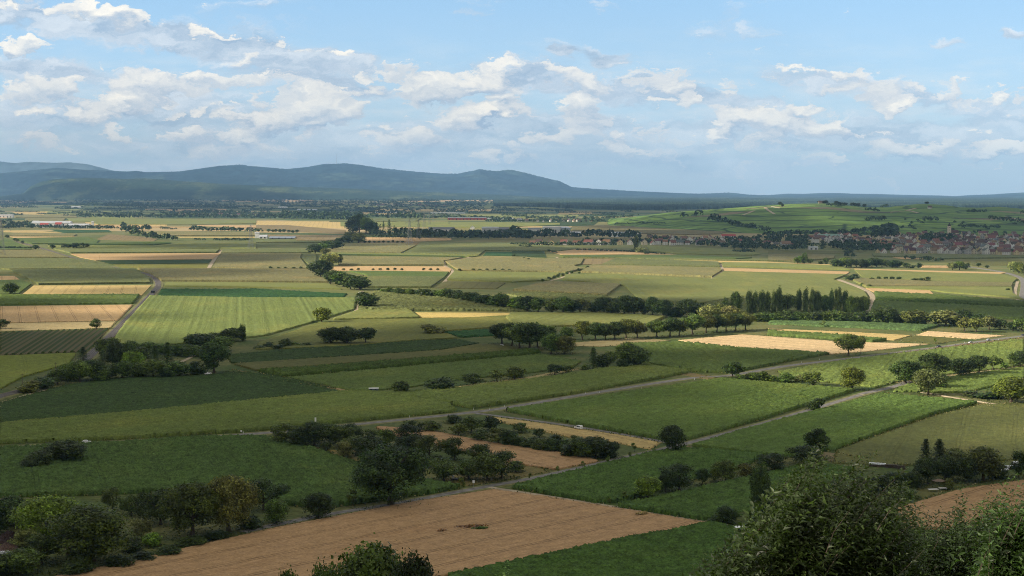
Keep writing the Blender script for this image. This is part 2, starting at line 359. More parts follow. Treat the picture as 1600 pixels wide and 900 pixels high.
xs = np.concatenate([-np.geomspace(25000, 50, 24), [0], np.geomspace(50, 25000, 24)])
X, Y = np.meshgrid(xs, ys); Z = ground_z(Y)
nx = len(xs); idx = np.arange(len(ys) * nx).reshape(len(ys), nx)
q = np.stack([idx[:-1, :-1], idx[:-1, 1:], idx[1:, 1:], idx[1:, :-1]], -1).reshape(-1, 4)
g = bpy.data.objects.new('ground', np_mesh('ground', np.stack([X, Y, Z], -1).reshape(-1, 3), q, [gm])); link(g); tag(g, kind='structure')

# ---------------------------------------------------------------- fields
def interp(pts, x): return np.interp(x, [p[0] for p in pts], [p[1] for p in pts])
def vnoise(x, y, seed):
    r = np.random.default_rng(seed).random((256, 256)); xi = np.floor(x).astype(int); yi = np.floor(y).astype(int); fx = x - xi; fy = y - yi
    fx = fx * fx * (3 - 2 * fx); fy = fy * fy * (3 - 2 * fy)
    g = lambda a, b: r[a % 256, b % 256]
    return (g(xi, yi) * (1 - fx) + g(xi + 1, yi) * fx) * (1 - fy) + (g(xi, yi + 1) * (1 - fx) + g(xi + 1, yi + 1) * fx) * fy
def fbm(x, y, seed, o=5):
    s = 0; a = .5
    for k in range(o): s = s + a * (vnoise(x * 2 ** k + k * 17, y * 2 ** k + k * 31, seed + k) - .5); a *= .55
    return s
C = dict(khaki=(.185, .175, .078), kgreen=(.125, .15, .058), maize=(.052, .088, .024), green=(.085, .13, .036), dgreen=(.034, .064, .024), beet=(.03, .085, .04),
         lgreen=(.17, .20, .066), wheat=(.46, .315, .165), gold=(.46, .345, .15), brown=(.385, .245, .132), pale=(.54, .40, .235), meadow=(.115, .145, .036), vine=(.04, .065, .022), olive=(.105, .115, .036), kbrown=(.21, .165, .085))
STY = dict(khaki='maize', kgreen='maize', maize='maize', green='maize', dgreen='beet', beet='beet', lgreen='maize', wheat='wheat', gold='wheat', brown='wheat', pale='wheat', meadow='meadow', vine='vine', olive='meadow', kbrown='wheat')
HGT = dict(khaki=2.3, kgreen=2.2, maize=2.2, green=1.8, dgreen=.55, beet=.6, lgreen=1.6, wheat=.75, gold=.3, brown=.8, pale=.25, meadow=.2, vine=.12, olive=.15, kbrown=.7)
NAME = dict(maize='maize_field', beet='beet_field', wheat='wheat_field', meadow='meadow', vine='vineyard_field')
NF = [0]; EDGES = []
def field(kind, pts, h=None, col=None, row=None, relief=True):
    """pts: photo pixels of the field's outline on the plain, turned into ground points"""
    NF[0] += 1
    h = HGT[kind] if h is None else h
    P = [G(x, max(y, HOR + 4)) for x, y in pts]
    ctr = sum(P, Vector()) / len(P); ctr.z = 0
    if row is None:
        e = max(((P[(i + 1) % len(P)] - P[i]) for i in range(len(P))), key=lambda d: d.length); ang = math.atan2(e.y, e.x)
    else:
        e = G(*row[1]) - G(*row[0]); ang = math.atan2(e.y, e.x)
    ca, sa = math.cos(-ang), math.sin(-ang)
    L = np.array([((p.x - ctr.x) * ca - (p.y - ctr.y) * sa, (p.x - ctr.x) * sa + (p.y - ctr.y) * ca) for p in P])
    if ctr.y < 1500: EDGES.append(P)
    D = ctr.y; st = STY[kind]; z0 = .004 * (NF[0] % 40)
    if D < 1900 and relief:
        c_ = max(.62, D / 950.)
        lo, hi = L.min(0), L.max(0)
        nx, ny = int((hi[0] - lo[0]) / c_) + 2, int((hi[1] - lo[1]) / c_) + 2
        gx = lo[0] + np.arange(nx) * c_; gy = lo[1] + np.arange(ny) * c_
        CX, CY = np.meshgrid(gx[:-1] + c_ / 2, gy[:-1] + c_ / 2)
        keep = inside(np.stack([CX.ravel(), CY.ravel()], 1), L).reshape(CX.shape)
        ii = np.arange(nx * ny).reshape(ny, nx)
        quads = np.stack([ii[:-1, :-1], ii[:-1, 1:], ii[1:, 1:], ii[1:, :-1]], -1)[keep]
        if len(quads) == 0: return
        cnt = np.zeros(nx * ny, int); np.add.at(cnt, quads.ravel(), 1)
        VX, VY = np.meshgrid(gx, gy); VX = VX.ravel().copy(); VY = VY.ravel().copy()
        used = cnt > 0; bd = used & (cnt < 4)
        B = np.stack([VX[bd], VY[bd]], 1); best = np.full(len(B), 1e9); bp_ = B.copy()
        for i in range(len(L)):
            a, b = L[i], L[(i + 1) % len(L)]; d = b - a; tt = np.clip(((B - a) @ d) / max(d @ d, 1e-9), 0, 1)
            pr = a + tt[:, None] * d; ds = np.hypot(*(B - pr).T); w = ds < best; best[w] = ds[w]; bp_[w] = pr[w]
        near = best < 1.6 * c_; B[near] = bp_[near]
        VX[bd] = B[:, 0] + RN.normal(0, .3, len(B)); VY[bd] = B[:, 1] + RN.normal(0, .3, len(B))
        jit = {'maize': .62, 'beet': .34, 'wheat': .05, 'meadow': .09, 'vine': .04}[st] * min(1.6, c_ / .8) * {'lgreen': .3, 'green': .7}.get(kind, 1.0)
        rw = {'maize': .13, 'beet': .10, 'wheat': .03, 'meadow': .03, 'vine': .0}[st]
        VZ = h + RN.normal(0, jit * .6, nx * ny) + np.repeat(RN.normal(0, rw, ny), nx) + z0
        if st == 'beet' or st == 'maize':
            VZ = VZ + fbm(VX / 14 + NF[0] * 3.1, VY / 7, NF[0] % 50, 3) * jit * .9
        if st == 'vine':
            ph = np.abs(((VY / 5.2) % 1) - .5); VZ = VZ + 1.3 * (ph < .2)
        VZ = np.maximum(VZ, .05)
        # skirt
        E = np.concatenate([quads[:, [0, 1]], quads[:, [1, 2]], quads[:, [2, 3]], quads[:, [3, 0]]])
        key = np.sort(E, 1); code = key[:, 0].astype(np.int64) * (nx * ny) + key[:, 1]
        u, inv, n_ = np.unique(code, return_inverse=True, return_counts=True); be = E[n_[inv] == 1]
        remap = -np.ones(nx * ny, int); ui = np.nonzero(used)[0]; remap[ui] = np.arange(len(ui))
        Vv = np.stack([VX[ui], VY[ui], VZ[ui]], 1)
        bu = np.unique(be.ravel()); rb = -np.ones(nx * ny, int); rb[bu] = len(ui) + np.arange(len(bu))
        Vb = np.stack([VX[bu], VY[bu], np.full(len(bu), -.02)], 1)
        sk = np.stack([rb[be[:, 0]], rb[be[:, 1]], remap[be[:, 1]], remap[be[:, 0]]], 1)
        me = np_mesh(NAME[st], np.concatenate([Vv, Vb]), [remap[quads], sk], [CROP[st]])
    else:
        n = len(L); hh = h + z0
        Vv = np.concatenate([np.c_[L, np.full(n, hh)], np.c_[L, np.full(n, -.02)]])
        me = bpy.data.meshes.new(NAME[st]); area = sum(L[i][0] * L[(i + 1) % n][1] - L[(i + 1) % n][0] * L[i][1] for i in range(n))
        top = list(range(n)) if area > 0 else list(range(n))[::-1]
        me.from_pydata([tuple(v) for v in Vv], [], [top] + [(i, (i + 1) % n, (i + 1) % n + n, i + n) for i in range(n)])
        me.materials.append(CROP[st]); me.update()
    o = bpy.data.objects.new(NAME[st], me); link(o); o.location = ctr; o.rotation_euler = (0, 0, ang)
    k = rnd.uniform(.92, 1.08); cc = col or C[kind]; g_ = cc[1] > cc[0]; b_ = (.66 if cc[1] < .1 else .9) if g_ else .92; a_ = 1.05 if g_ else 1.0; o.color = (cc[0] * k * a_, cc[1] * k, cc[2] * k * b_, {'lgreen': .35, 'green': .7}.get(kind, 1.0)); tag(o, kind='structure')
    return o
def A(reg, kind, pts, **kw):
    ox, oy, s = {'A1': (0, 230, .25), 'A2': (400, 230, .25), 'A3': (800, 230, .25), 'A4': (1200, 230, .25), 'B1': (0, 430, .25), 'B2': (400, 430, .25), 'B3': (800, 430, .25), 'B4': (1200, 430, .25),
                 'C1': (0, 640, .28881), 'C2': (400, 640, .28881), 'C3': (800, 640, .28881), 'C4': (1200, 640, .28881)}[reg]
    return field(kind, [(ox + x * s, oy + y * s) for x, y in pts], **kw)

# far plain, west
A('A1', 'wheat', [(0, 334), (200, 336), (420, 344), (400, 350), (0, 350)])
A('A1', 'green', [(0, 352), (700, 346), (1100, 356), (1000, 360), (0, 362)])
A('A1', 'lgreen', [(240, 384), (980, 392), (1090, 404), (900, 408), (60, 400)])
A('A1', 'gold', [(70, 404), (330, 402), (480, 414), (420, 424), (120, 420)])
A('A1', 'kgreen', [(440, 410), (900, 410), (1000, 404), (980, 420), (480, 426)])
A('A1', 'khaki', [(60, 426), (480, 428), (480, 440), (100, 440)])
A('A1', 'lgreen', [(590, 450), (1180, 448), (1240, 456), (1600, 458), (1600, 478), (1200, 484), (620, 484), (560, 470)])
A('A2', 'lgreen', [(-1, 458), (0, 478), (-1, 478)])
A('A1', 'wheat', [(590, 489), (740, 489), (1000, 497), (1195, 498), (1195, 504), (600, 502)])
A('A1', 'wheat', [(1230, 487), (1600, 489), (1600, 503), (1500, 504), (1240, 492)])
A('A1', 'gold', [(30, 520), (230, 522), (390, 536), (270, 542), (20, 530)])
A('A1', 'beet', [(310, 516), (680, 518), (700, 532), (400, 536)])
A('A1', 'khaki', [(80, 538), (400, 542), (480, 548), (460, 558), (60, 556)])
A('A1', 'wheat', [(60, 560), (460, 561), (500, 564), (460, 568), (100, 568)])
A('A1', 'kbrown', [(680, 545), (880, 560), (990, 574), (960, 588), (600, 578)])
A('A1', 'green', [(70, 572), (540, 564), (620, 584), (600, 604), (200, 606)])
A('A1', 'khaki', [(880, 528), (1600, 536), (1600, 555), (1030, 555)])
A('A1', 'gold', [(1100, 560), (1600, 560), (1600, 566), (1130, 566)])
A('A1', 'maize', [(420, 606), (1060, 596), (1070, 604), (960, 614), (300, 612)])
A('A1', 'lgreen', [(300, 616), (960, 618), (1110, 603), (1600, 606), (1600, 636), (1380, 632), (1000, 636), (300, 628)])
A('A1', 'kgreen', [(340, 640), (1000, 640), (1374, 642), (1350, 661), (440, 664)], h=2.6)
A('A1', 'wheat', [(440, 668), (1384, 664), (1326, 702), (600, 709), (500, 690)])
A('A1', 'dgreen', [(610, 709), (1326, 703), (1300, 726), (700, 732)])
A('A1', 'olive', [(705, 733), (1300, 728), (1296, 758), (770, 757)], col=(.16, .17, .04))
A('A1', 'khaki', [(0, 648), (280, 648), (430, 694), (0, 694)], h=2.6)
A('A1', 'kgreen', [(0, 699), (450, 699), (640, 735), (725, 763), (60, 768), (0, 764)])
A('A1', 'kgreen', [(60, 772), (840, 766), (930, 826), (936, 854), (240, 862), (150, 812)], h=2.6)
A('A1', 'wheat', [(0, 808), (90, 808), (125, 832), (0, 836)])
A('A1', 'green', [(0, 838), (125, 835), (195, 860), (110, 925), (0, 925)])
A('A1', 'gold', [(210, 866), (945, 865), (885, 927), (130, 928)])
A('A1', 'green', [(30, 572), (60, 580), (200, 640), (0, 644), (0, 590)])
# middle left, east of the railway
A('A1', 'kgreen', [(1396, 642), (1600, 640), (1920, 642), (1930, 663), (1600, 664), (1380, 664)])
A('A1', 'khaki', [(1380, 667), (1886, 668), (1874, 696), (1925, 764), (1600, 764), (1330, 757)])
A('A2', 'kgreen', [(300, 671), (378, 670), (372, 730), (344, 746), (286, 700)])
A('A1', 'khaki', [(860, 764), (1600, 768), (1930, 770), (2055, 850), (1600, 846), (1010, 840), (950, 800)], h=2.7)
A('A1', 'lgreen', [(1040, 848), (1600, 852), (2040, 856), (2130, 890), (1600, 880), (1030, 872)])
A('A2', 'gold', [(0, 462), (540, 465), (552, 508), (0, 484)])
A('A2', 'kbrown', [(0, 488), (200, 488), (560, 520), (556, 544), (0, 520)])
A('A2', 'kbrown', [(60, 548), (300, 550), (552, 552), (540, 586), (250, 584), (250, 574), (60, 560)])
A('A2', 'kgreen', [(0, 586), (420, 590), (404, 598), (0, 598)])
A('A2', 'wheat', [(680, 564), (1220, 568), (1222, 582), (1000, 590), (680, 588)])
A('A2', 'kbrown', [(640, 592), (1030, 592), (1016, 612), (960, 606), (650, 600)])
A('A2', 'khaki', [(470, 606), (940, 606), (1000, 618), (905, 664), (450, 660)])
A('A2', 'kgreen', [(1030, 596), (1600, 602), (2000, 640), (1900, 652), (1430, 650), (1390, 680), (925, 664), (1008, 620)])
A('A2', 'lgreen', [(470, 661), (905, 666), (1390, 682), (1330, 688), (530, 671)])
A('A2', 'maize', [(520, 673), (1290, 686), (1310, 692), (530, 680)])
A('A2', 'khaki', [(520, 684), (1290, 694), (1172, 716), (1178, 741), (515, 741)])
A('A2', 'wheat', [(490, 745), (1180, 748), (1222, 766), (1210, 781), (470, 774)])
A('A2', 'green', [(580, 778), (1205, 784), (1180, 815), (700, 812), (690, 800)])
A('A2', 'kgreen', [(700, 813), (1180, 816), (1090, 880), (700, 880)])
A('A2', 'khaki', [(1184, 718), (1440, 686), (1690, 692), (1960, 740), (2030, 765), (1960, 782), (1275, 776), (1235, 754)])
A('A2', 'lgreen', [(1240, 780), (1600, 785), (1900, 790), (1830, 835), (1600, 846), (1192, 832)])
A('A2', 'kbrown', [(1178, 842), (1560, 850), (1500, 888), (1112, 882)], col=(.12, .12, .045))
A('A2', 'beet', [(1440, 655), (1640, 657), (1790, 664), (1800, 680), (1420, 680)])
A('A2', 'wheat', [(740, 462), (1200, 466), (1180, 480), (730, 476)], col=(.3, .26, .1))
A('A2', 'lgreen', [(880, 466), (1900, 476), (1900, 486), (1480, 506), (860, 500)])
# centre / east mid distance
A('A3', 'gold', [(0, 482), (300, 480), (520, 470), (440, 490), (200, 499), (0, 496)])
A('A3', 'khaki', [(375, 498), (540, 492), (1000, 500), (1340, 530), (1300, 545), (1100, 548), (380, 534)], col=(.15, .135, .06))
A('A3', 'lgreen', [(0, 600), (160, 612), (200, 634), (0, 640)])
A('A3', 'wheat', [(190, 640), (480, 636), (1040, 674), (700, 672), (320, 676)])
A('A3', 'lgreen', [(840, 620), (1380, 642), (1560, 668), (1500, 678), (1060, 668), (860, 652)])
A('A3', 'green', [(300, 678), (1040, 677), (1500, 694), (1400, 700), (700, 692), (320, 690)])
A('A3', 'kgreen', [(330, 694), (1000, 697), (1600, 712), (1700, 716), (1200, 710), (660, 697)])
A('A3', 'khaki', [(220, 702), (450, 699), (430, 735), (390, 744), (190, 716)])
A('A3', 'kbrown', [(455, 699), (645, 698), (600, 733), (436, 735)])
A('A3', 'kgreen', [(648, 700), (1290, 722), (1300, 752), (560, 738)])
A('A3', 'gold', [(1000, 704), (1600, 716), (2080, 738), (1900, 738), (1310, 720), (1000, 708)])
A('A3', 'khaki', [(500, 742), (1302, 762), (1312, 776), (1250, 816), (600, 790), (430, 785)], h=2.7)
A('A3', 'wheat', [(1322, 757), (1600, 765), (2110, 781), (2088, 798), (1600, 783), (1322, 776)])
A('A3', 'lgreen', [(1312, 724), (1600, 728), (2030, 744), (2110, 768), (1600, 754), (1316, 748)])
field('lgreen', [(884, 430), (950, 429), (1112, 437), (1131, 425), (1323, 430), (1302, 438), (1350, 456), (1356, 466), (1300, 468), (1160, 464), (1100, 474), (1000, 470), (975, 447), (880, 438)])
field('kgreen', [(975, 471), (1100, 476), (1160, 467), (1358, 468), (1350, 490), (1100, 490), (960, 484)])
field('khaki', [(802, 454), (856, 441), (970, 446), (948, 462), (832, 456)])
field('kgreen', [(834, 459), (946, 464), (972, 478), (900, 476), (790, 462)])
A('A3', 'khaki', [(0, 690), (165, 700), (370, 742), (440, 765), (350, 785), (0, 776)])
A('A3', 'lgreen', [(0, 786), (290, 792), (225, 828), (0, 848)])
A('A3', 'dgreen', [(0, 646), (200, 652), (215, 690), (0, 684)])
A('A4', 'olive', [(0, 645), (620, 652), (560, 664), (250, 668), (0, 668)])
A('A4', 'khaki', [(0, 674), (200, 672), (420, 680), (410, 700), (180, 716), (0, 710)])
A('A4', 'kgreen', [(650, 668), (1000, 676), (1600, 684), (1600, 694), (1100, 700), (660, 684)])
A('A4', 'wheat', [(780, 690), (900, 692), (1100, 702), (840, 700)])
A('A4', 'olive', [(1120, 706), (1600, 704), (1600, 740), (1280, 742), (1260, 724)])
A('A4', 'wheat', [(940, 742), (1150, 742), (1130, 756), (960, 754)])
A('A4', 'wheat', [(540, 762), (1100, 776), (1490, 785), (1450, 795), (1000, 784), (560, 768)])
A('A4', 'lgreen', [(540, 770), (1000, 786), (1460, 798), (1556, 826), (1530, 850), (1010, 842), (600, 822)])
A('A4', 'khaki', [(520, 828), (600, 826), (1010, 846), (1530, 854), (1520, 878), (620, 876)])
A('B4', 'lgreen', [(530, 36), (620, 80), (1010, 96), (1100, 110), (1500, 140), (1600, 160), (1530, 118), (1520, 62)])
A('B4', 'wheat', [(610, 83), (1010, 98), (1036, 124), (660, 107)])
A('B4', 'green', [(665, 110), (1040, 126), (1600, 172), (1600, 186), (1000, 156), (680, 142)])
A('B4', 'maize', [(680, 145), (1000, 160), (1600, 190), (1600, 206), (1000, 176), (670, 160)])
A('B4', 'green', [(665, 168), (1000, 182), (1600, 212), (1600, 280), (640, 238)])
# left, around the railway
A('B1', 'green', [(0, 130), (872, 127), (832, 180), (0, 190)])
A('B1', 'wheat', [(0, 198), (830, 188), (735, 286), (0, 300)])
A('B1', 'gold', [(0, 302), (730, 290), (690, 332), (0, 352)], col=(.40, .32, .17))
A('B1', 'vine', [(0, 362), (680, 338), (560, 478), (0, 502)], row=((0, 556), (60, 520)))
A('B1', 'meadow', [(0, 510), (475, 492), (430, 556), (140, 640), (0, 716)], h=.9, col=(.15, .19, .035))
A('B1', 'beet', [(1010, 90), (1600, 87), (2020, 110), (2170, 118), (2150, 138), (1600, 140), (990, 128)])
field('lgreen', [(235, 463), (400, 466), (556, 466), (554, 484), (489, 504), (415, 525), (372, 530), (340, 536), (240, 540), (190, 540), (180, 528), (196, 505)], h=1.2, col=(.135, .18, .058), row=((235, 463), (180, 528)))
field('dgreen', [(0, 630), (60, 614), (110, 601), (180, 592), (325, 587), (356, 581), (420, 592), (532, 612), (430, 622), (200, 645), (0, 662)])
field('green', [(0, 665), (200, 648), (440, 624), (545, 614), (640, 616), (700, 634), (714, 644), (600, 655), (400, 674), (180, 688), (0, 694)], col=(.115, .162, .042))
field('kgreen', [(586, 457), (700, 463), (826, 482), (824, 487), (646, 486), (560, 484), (566, 474)])
field('lgreen', [(560, 486), (640, 485), (656, 497), (600, 499), (520, 500)])
A('B2', 'gold', [(995, 234), (1600, 238), (1720, 244), (1560, 262), (1028, 267)], col=(.52, .40, .15))
field('olive', [(405, 536), (500, 505), (560, 500), (700, 499), (830, 492), (1000, 497), (780, 512), (690, 518), (715, 529), (640, 533), (540, 542), (400, 547)], h=1.0, col=(.125, .145, .042))
field('beet', [(692, 521), (772, 516), (772, 525), (722, 528)], h=1.4)
field('dgreen', [(352, 556), (420, 549), (500, 543), (640, 534), (712, 531), (748, 537), (690, 547), (540, 557), (400, 567), (362, 568)])
field('olive', [(366, 570), (540, 559), (690, 549), (750, 539), (800, 543), (834, 546), (700, 558), (560, 568), (400, 580)], h=1.2)
field('maize', [(404, 582), (560, 571), (700, 560), (830, 549), (846, 553), (690, 567), (540, 581), (440, 590)])
field('green', [(448, 591), (540, 584), (690, 569), (846, 555), (908, 566), (893, 576), (830, 583), (720, 594), (640, 606), (575, 612), (545, 610)], h=.9)
field('dgreen', [(360, 582), (420, 585), (525, 608), (420, 594)])
field('green', [(600, 619), (700, 611), (830, 596), (950, 578), (1010, 572), (1076, 583), (1040, 590), (900, 616), (800, 630), (738, 639), (690, 630)], h=1.9, col=(.10, .142, .038))
field('green', [(790, 643), (850, 634), (1000, 612), (1130, 594), (1200, 600), (1335, 611), (1190, 656), (1072, 689), (1035, 688), (900, 664)], h=1.6, col=(.092, .148, .036))
field('green', [(985, 539), (1060, 536), (1160, 546), (1295, 554), (1240, 564), (1140, 584), (1080, 581), (1010, 569)], h=1.6)
field('pale', [(1060, 532), (1160, 523), (1312, 534), (1455, 538), (1360, 549), (1300, 554), (1160, 543), (1085, 536)])
field('gold', [(895, 541), (900, 536), (985, 529), (1048, 532), (1000, 539), (940, 542)], col=(.3, .25, .13))
field('lgreen', [(800, 490), (935, 490), (1040, 496), (1012, 508), (900, 510), (860, 511), (800, 508), (790, 497)], h=1.6)
A('B4', 'beet', [(20, 290), (500, 298), (1068, 320), (960, 350), (500, 330), (0, 308)], h=1.6, col=(.075, .13, .048))
A('B4', 'gold', [(0, 335), (500, 356), (900, 378), (790, 408), (620, 398), (440, 376), (0, 350)])
A('B4', 'green', [(0, 356), (440, 382), (740, 410), (650, 424), (450, 404), (0, 380)], h=2.0)
A('B4', 'pale', [(1000, 350), (1490, 378), (1300, 401), (930, 375)])
A('B4', 'olive', [(800, 412), (930, 378), (1240, 400), (1050, 432)])
field('green', [(1215, 581), (1330, 562), (1450, 548), (1600, 530), (1600, 571), (1560, 577), (1480, 586), (1400, 598), (1370, 606), (1230, 591)], h=.7, col=(.13, .185, .05))
field('green', [(1400, 607), (1480, 590), (1600, 574), (1600, 592), (1510, 614), (1396, 613)], h=.8, col=(.12, .18, .045))
field('green', [(1082, 699), (1200, 664), (1376, 618), (1528, 631), (1460, 648), (1304, 703), (1252, 716), (1192, 712)], h=1.8, col=(.085, .145, .036))
field('olive', [(1534, 633), (1604, 630), (1604, 716), (1540, 723), (1400, 728), (1302, 724), (1308, 704), (1462, 650)], h=.4, col=(.112, .132, .044))
field('maize', [(0, 704), (200, 694), (330, 686), (408, 686), (480, 702), (560, 728), (600, 742), (720, 764), (690, 770), (500, 796), (450, 790), (240, 770), (160, 774), (0, 778)], h=2.0, col=(.066, .118, .032))
field('brown', [(80, 905), (180, 884), (435, 826), (640, 787), (772, 767), (850, 778), (1110, 820), (960, 848), (690, 902), (600, 925), (100, 925)], row=((435, 826), (640, 787)))
field('maize', [(700, 905), (960, 851), (1112, 822), (1186, 838), (1290, 870), (1290, 925), (700, 925)], h=2.0, col=(.058, .115, .026))
field('maize', [(800, 763), (880, 744), (1020, 710), (1070, 703), (1192, 714), (1165, 730), (1040, 762), (968, 786), (930, 787)], h=1.7, col=(.066, .124, .03))
field('maize', [(965, 793), (1040, 778), (1190, 744), (1270, 728), (1335, 735), (1290, 770), (1205, 800), (1120, 812), (1100, 815)], h=1.7, col=(.066, .124, .03))
field('gold', [(762, 651), (840, 661), (960, 679), (1034, 692), (1015, 703), (960, 692), (900, 686), (780, 660)])
field('brown', [(588, 668), (660, 672), (760, 692), (900, 712), (936, 722), (870, 735), (820, 728), (700, 700), (600, 678)])
field('brown', [(1400, 797), (1500, 767), (1560, 758), (1604, 752), (1640, 820), (1400, 830)], row=((1400, 797), (1500, 767)))
# far parcels towards the forest
fr_ = random.Random(5)
for y0 in (310.5, 313, 316, 319, 322.5, 326.5, 331, 336, 341.5, 347.5):
    x = fr_.uniform(-60, 0)
    while x < 1600:
        w = fr_.uniform(50, 190); dy = (y0 - 300) * .055 + .5
        lo_ok = not (y0 < 314 and 30 < x < 300) and not (x > 760 and y0 < 329) and not (x + w > 980 and y0 < 350)
        if lo_ok and fr_.random() < .62:
            k = fr_.choice(['khaki', 'lgreen', 'kgreen', 'green', 'gold', 'wheat', 'dgreen', 'khaki', 'lgreen'])
            s = fr_.uniform(-10, 10); e = fr_.uniform(-.5, .5)
            field(k, [(x, y0), (x + w, y0 + e), (x + w + s, y0 + dy * 2 + e), (x + s, y0 + dy * 2)], relief=False)
        x += w + fr_.uniform(0, 40)
# stubble left on the cut strip's edge and rough verge patches
for pts, kc in (([(360, 577), (545, 613), (575, 616), (560, 611)], (.26, .2, .11)), ([(595, 619), (690, 612), (700, 609), (610, 615)], (.30, .25, .12)),
                ([(700, 610), (830, 594), (905, 577), (895, 576), (820, 590), (700, 606)], (.30, .25, .12)), ([(1120, 590), (1010, 570), (1000, 573), (1110, 594)], (.16, .13, .06)),
                ([(0, 555), (0, 560), (10, 556)], (.2, .16, .1)), ([(610, 540), (470, 547), (460, 543), (600, 536)], (.24, .2, .11)), ([(1400, 599), (1600, 574), (1600, 571), (1420, 594)], (.3, .25, .14)),
                ([(1350, 559), (1465, 543), (1600, 528), (1600, 530), (1480, 549), (1355, 566)], (.17, .11, .06)), ([(1385, 614), (1600, 637), (1600, 641), (1390, 618)], (.2, .18, .08)),
                ([(540, 705), (600, 700), (620, 740), (600, 742), (570, 727), (480, 700)], (.17, .14, .05)), ([(690, 740), (790, 712), (860, 738), (780, 752), (730, 760), (700, 756)], (.17, .145, .055)),
                ([(1070, 697), (1192, 711), (1190, 714), (1070, 701)], (.2, .16, .09)), ([(1250, 700), (1420, 728), (1300, 722)], (.2, .17, .1)), ([(1380, 800), (1500, 762), (1600, 742), (1600, 752), (1500, 766)], (.1, .13, .04))):
    field('meadow', pts, col=kc, h=.12)

# ---------------------------------------------------------------- roads
NR = [0]
def path(name, pts, width, mat, z=.02, edge=None):
    NR[0] += 1; z = z + .006 * NR[0] + .17
    P = [G(*p) for p in pts]
    # smooth the line
    Q = []
    for i in range(len(P) - 1):
        a, b = P[max(i - 1, 0)], P[min(i + 2, len(P) - 1)]
        for k in range(6):
            s = k / 6.; s2, s3 = s * s, s * s * s
            Q.append(.5 * ((2 * P[i]) + (P[i + 1] - a) * s + (2 * a - 5 * P[i] + 4 * P[i + 1] - b) * s2 + (3 * P[i] - a - 3 * P[i + 1] + b) * s3))
    Q.append(P[-1])
    vs = []; fs = []
    for i, p in enumerate(Q):
        d = (Q[min(i + 1, len(Q) - 1)] - Q[max(i - 1, 0)]).normalized(); n = Vector((-d.y, d.x, 0)); w = width / 2 * rnd.uniform(.95, 1.05)
        for s_, zz in ((-1.0, 0), (-1.0, z), (1.0, z), (1.0, 0)): vs.append(p + n * (w + (.25 if zz == 0 else 0)) * s_ + Vector((0, 0, zz)))
    for i in range(len(Q) - 1):
        for k in range(3): fs.append((i * 4 + k + 1, i * 4 + k, i * 4 + 4 + k, i * 4 + 5 + k))
    me = bpy.data.meshes.new(name); me.from_pydata([tuple(v) for v in vs], [], fs); me.materials.append(mat); me.update()
    o = bpy.data.objects.new(name, me); link(o); tag(o, kind='structure'); return Q
VERGE = simple('verge_grass', (.15, .15, .055), .95, var=.35, scale=.25)
R1 = [(-40, 703), (0, 700), (180, 691), (400, 678), (560, 663), (640, 655), (735, 645), (800, 636), (930, 614), (1080, 591), (1140, 587), (1230, 572), (1330, 560), (1450, 545), (1560, 530), (1660, 518)]
R2 = [(380, 832), (425, 822), (520, 803), (610, 789), (700, 772), (765, 760), (850, 744), (960, 719), (1066, 695), (1200, 660), (1345, 617), (1400, 604), (1470, 591), (1560, 578), (1640, 566)]
path('road_verge', R1, 11.0, VERGE, z=.0); path('road_verge', R2[:12], 8.0, VERGE, z=.0)
q1 = path('road', R1, 5.6, ASPH); path('farm_road', R2[:11], 4.2, ASPH); path('farm_track', R2[10:], 2.4, DIRT)
path('farm_road', [(735, 645), (800, 653), (900, 667), (1040, 691), (1066, 695)], 3.2, ASPH)
path('farm_road', [(1345, 616), (1395, 605), (1420, 596)], 5.0, ASPH)
path('farm_track', [(765, 762), (900, 783), (1110, 817), (1200, 834), (1300, 856)], 2.8, DIRT)
path('farm_track', [(-20, 634), (0, 630), (60, 613), (125, 600)], 3.0, DIRT); path('farm_track', [(270, 572), (303, 556)], 2.6, DIRT)
path('farm_track', [(690, 451), (695, 440), (706, 428), (706, 422), (694, 414), (700, 408), (735, 402)], 5.0, DIRT)
path('farm_track', [(325, 421), (335, 405), (346, 391)], 6.0, DIRT); path('farm_track', [(1357, 490), (1364, 466), (1350, 452), (1310, 437)], 6.0, DIRT)
path('farm_track', [(1110, 437), (1128, 423), (1126, 413)], 4.0, DIRT); path('farm_track', [(856, 440), (890, 426), (870, 402)], 4.0, DIRT)
path('farm_track', [(556, 486), (562, 474), (566, 455)], 3.5, DIRT); path('farm_track', [(1395, 606), (1500, 623), (1620, 642)], 2.2, DIRT)
path('road', [(1597, 470), (1600, 442), (1590, 432), (1560, 424), (1500, 415)], 8.0, ASPH); path('farm_track', [(1598, 476), (1586, 460), (1590, 440)], 4.0, DIRT)
# railway: ballast bed, two rails
RW = [(-40, 634), (0, 620), (60, 604), (100, 590), (145, 552), (190, 508), (235, 462), (247, 447), (243, 436), (225, 427), (180, 419), (110, 402), (65, 388), (20, 377), (-30, 368)]
path('railway_verge', RW, 13.0, VERGE, z=.0)
path('railway_bed', RW, 7.5, BALL, z=.25)
def offset_line(pts, off):
    P = [G(*p) for p in pts]; o = []
    for i, p in enumerate(P):
        d = (P[min(i + 1, len(P) - 1)] - P[max(i - 1, 0)]).normalized(); o.append(p + Vector((-d.y, d.x, 0)) * off)
    return o
for off in (-2.4, -.9, .9, 2.4):
    mb = MB(); mb.tube([p + Vector((0, 0, .85)) for p in offset_line(RW, off)], .09, 4); o = mb.build('rail', STEEL); tag(o, kind='structure')

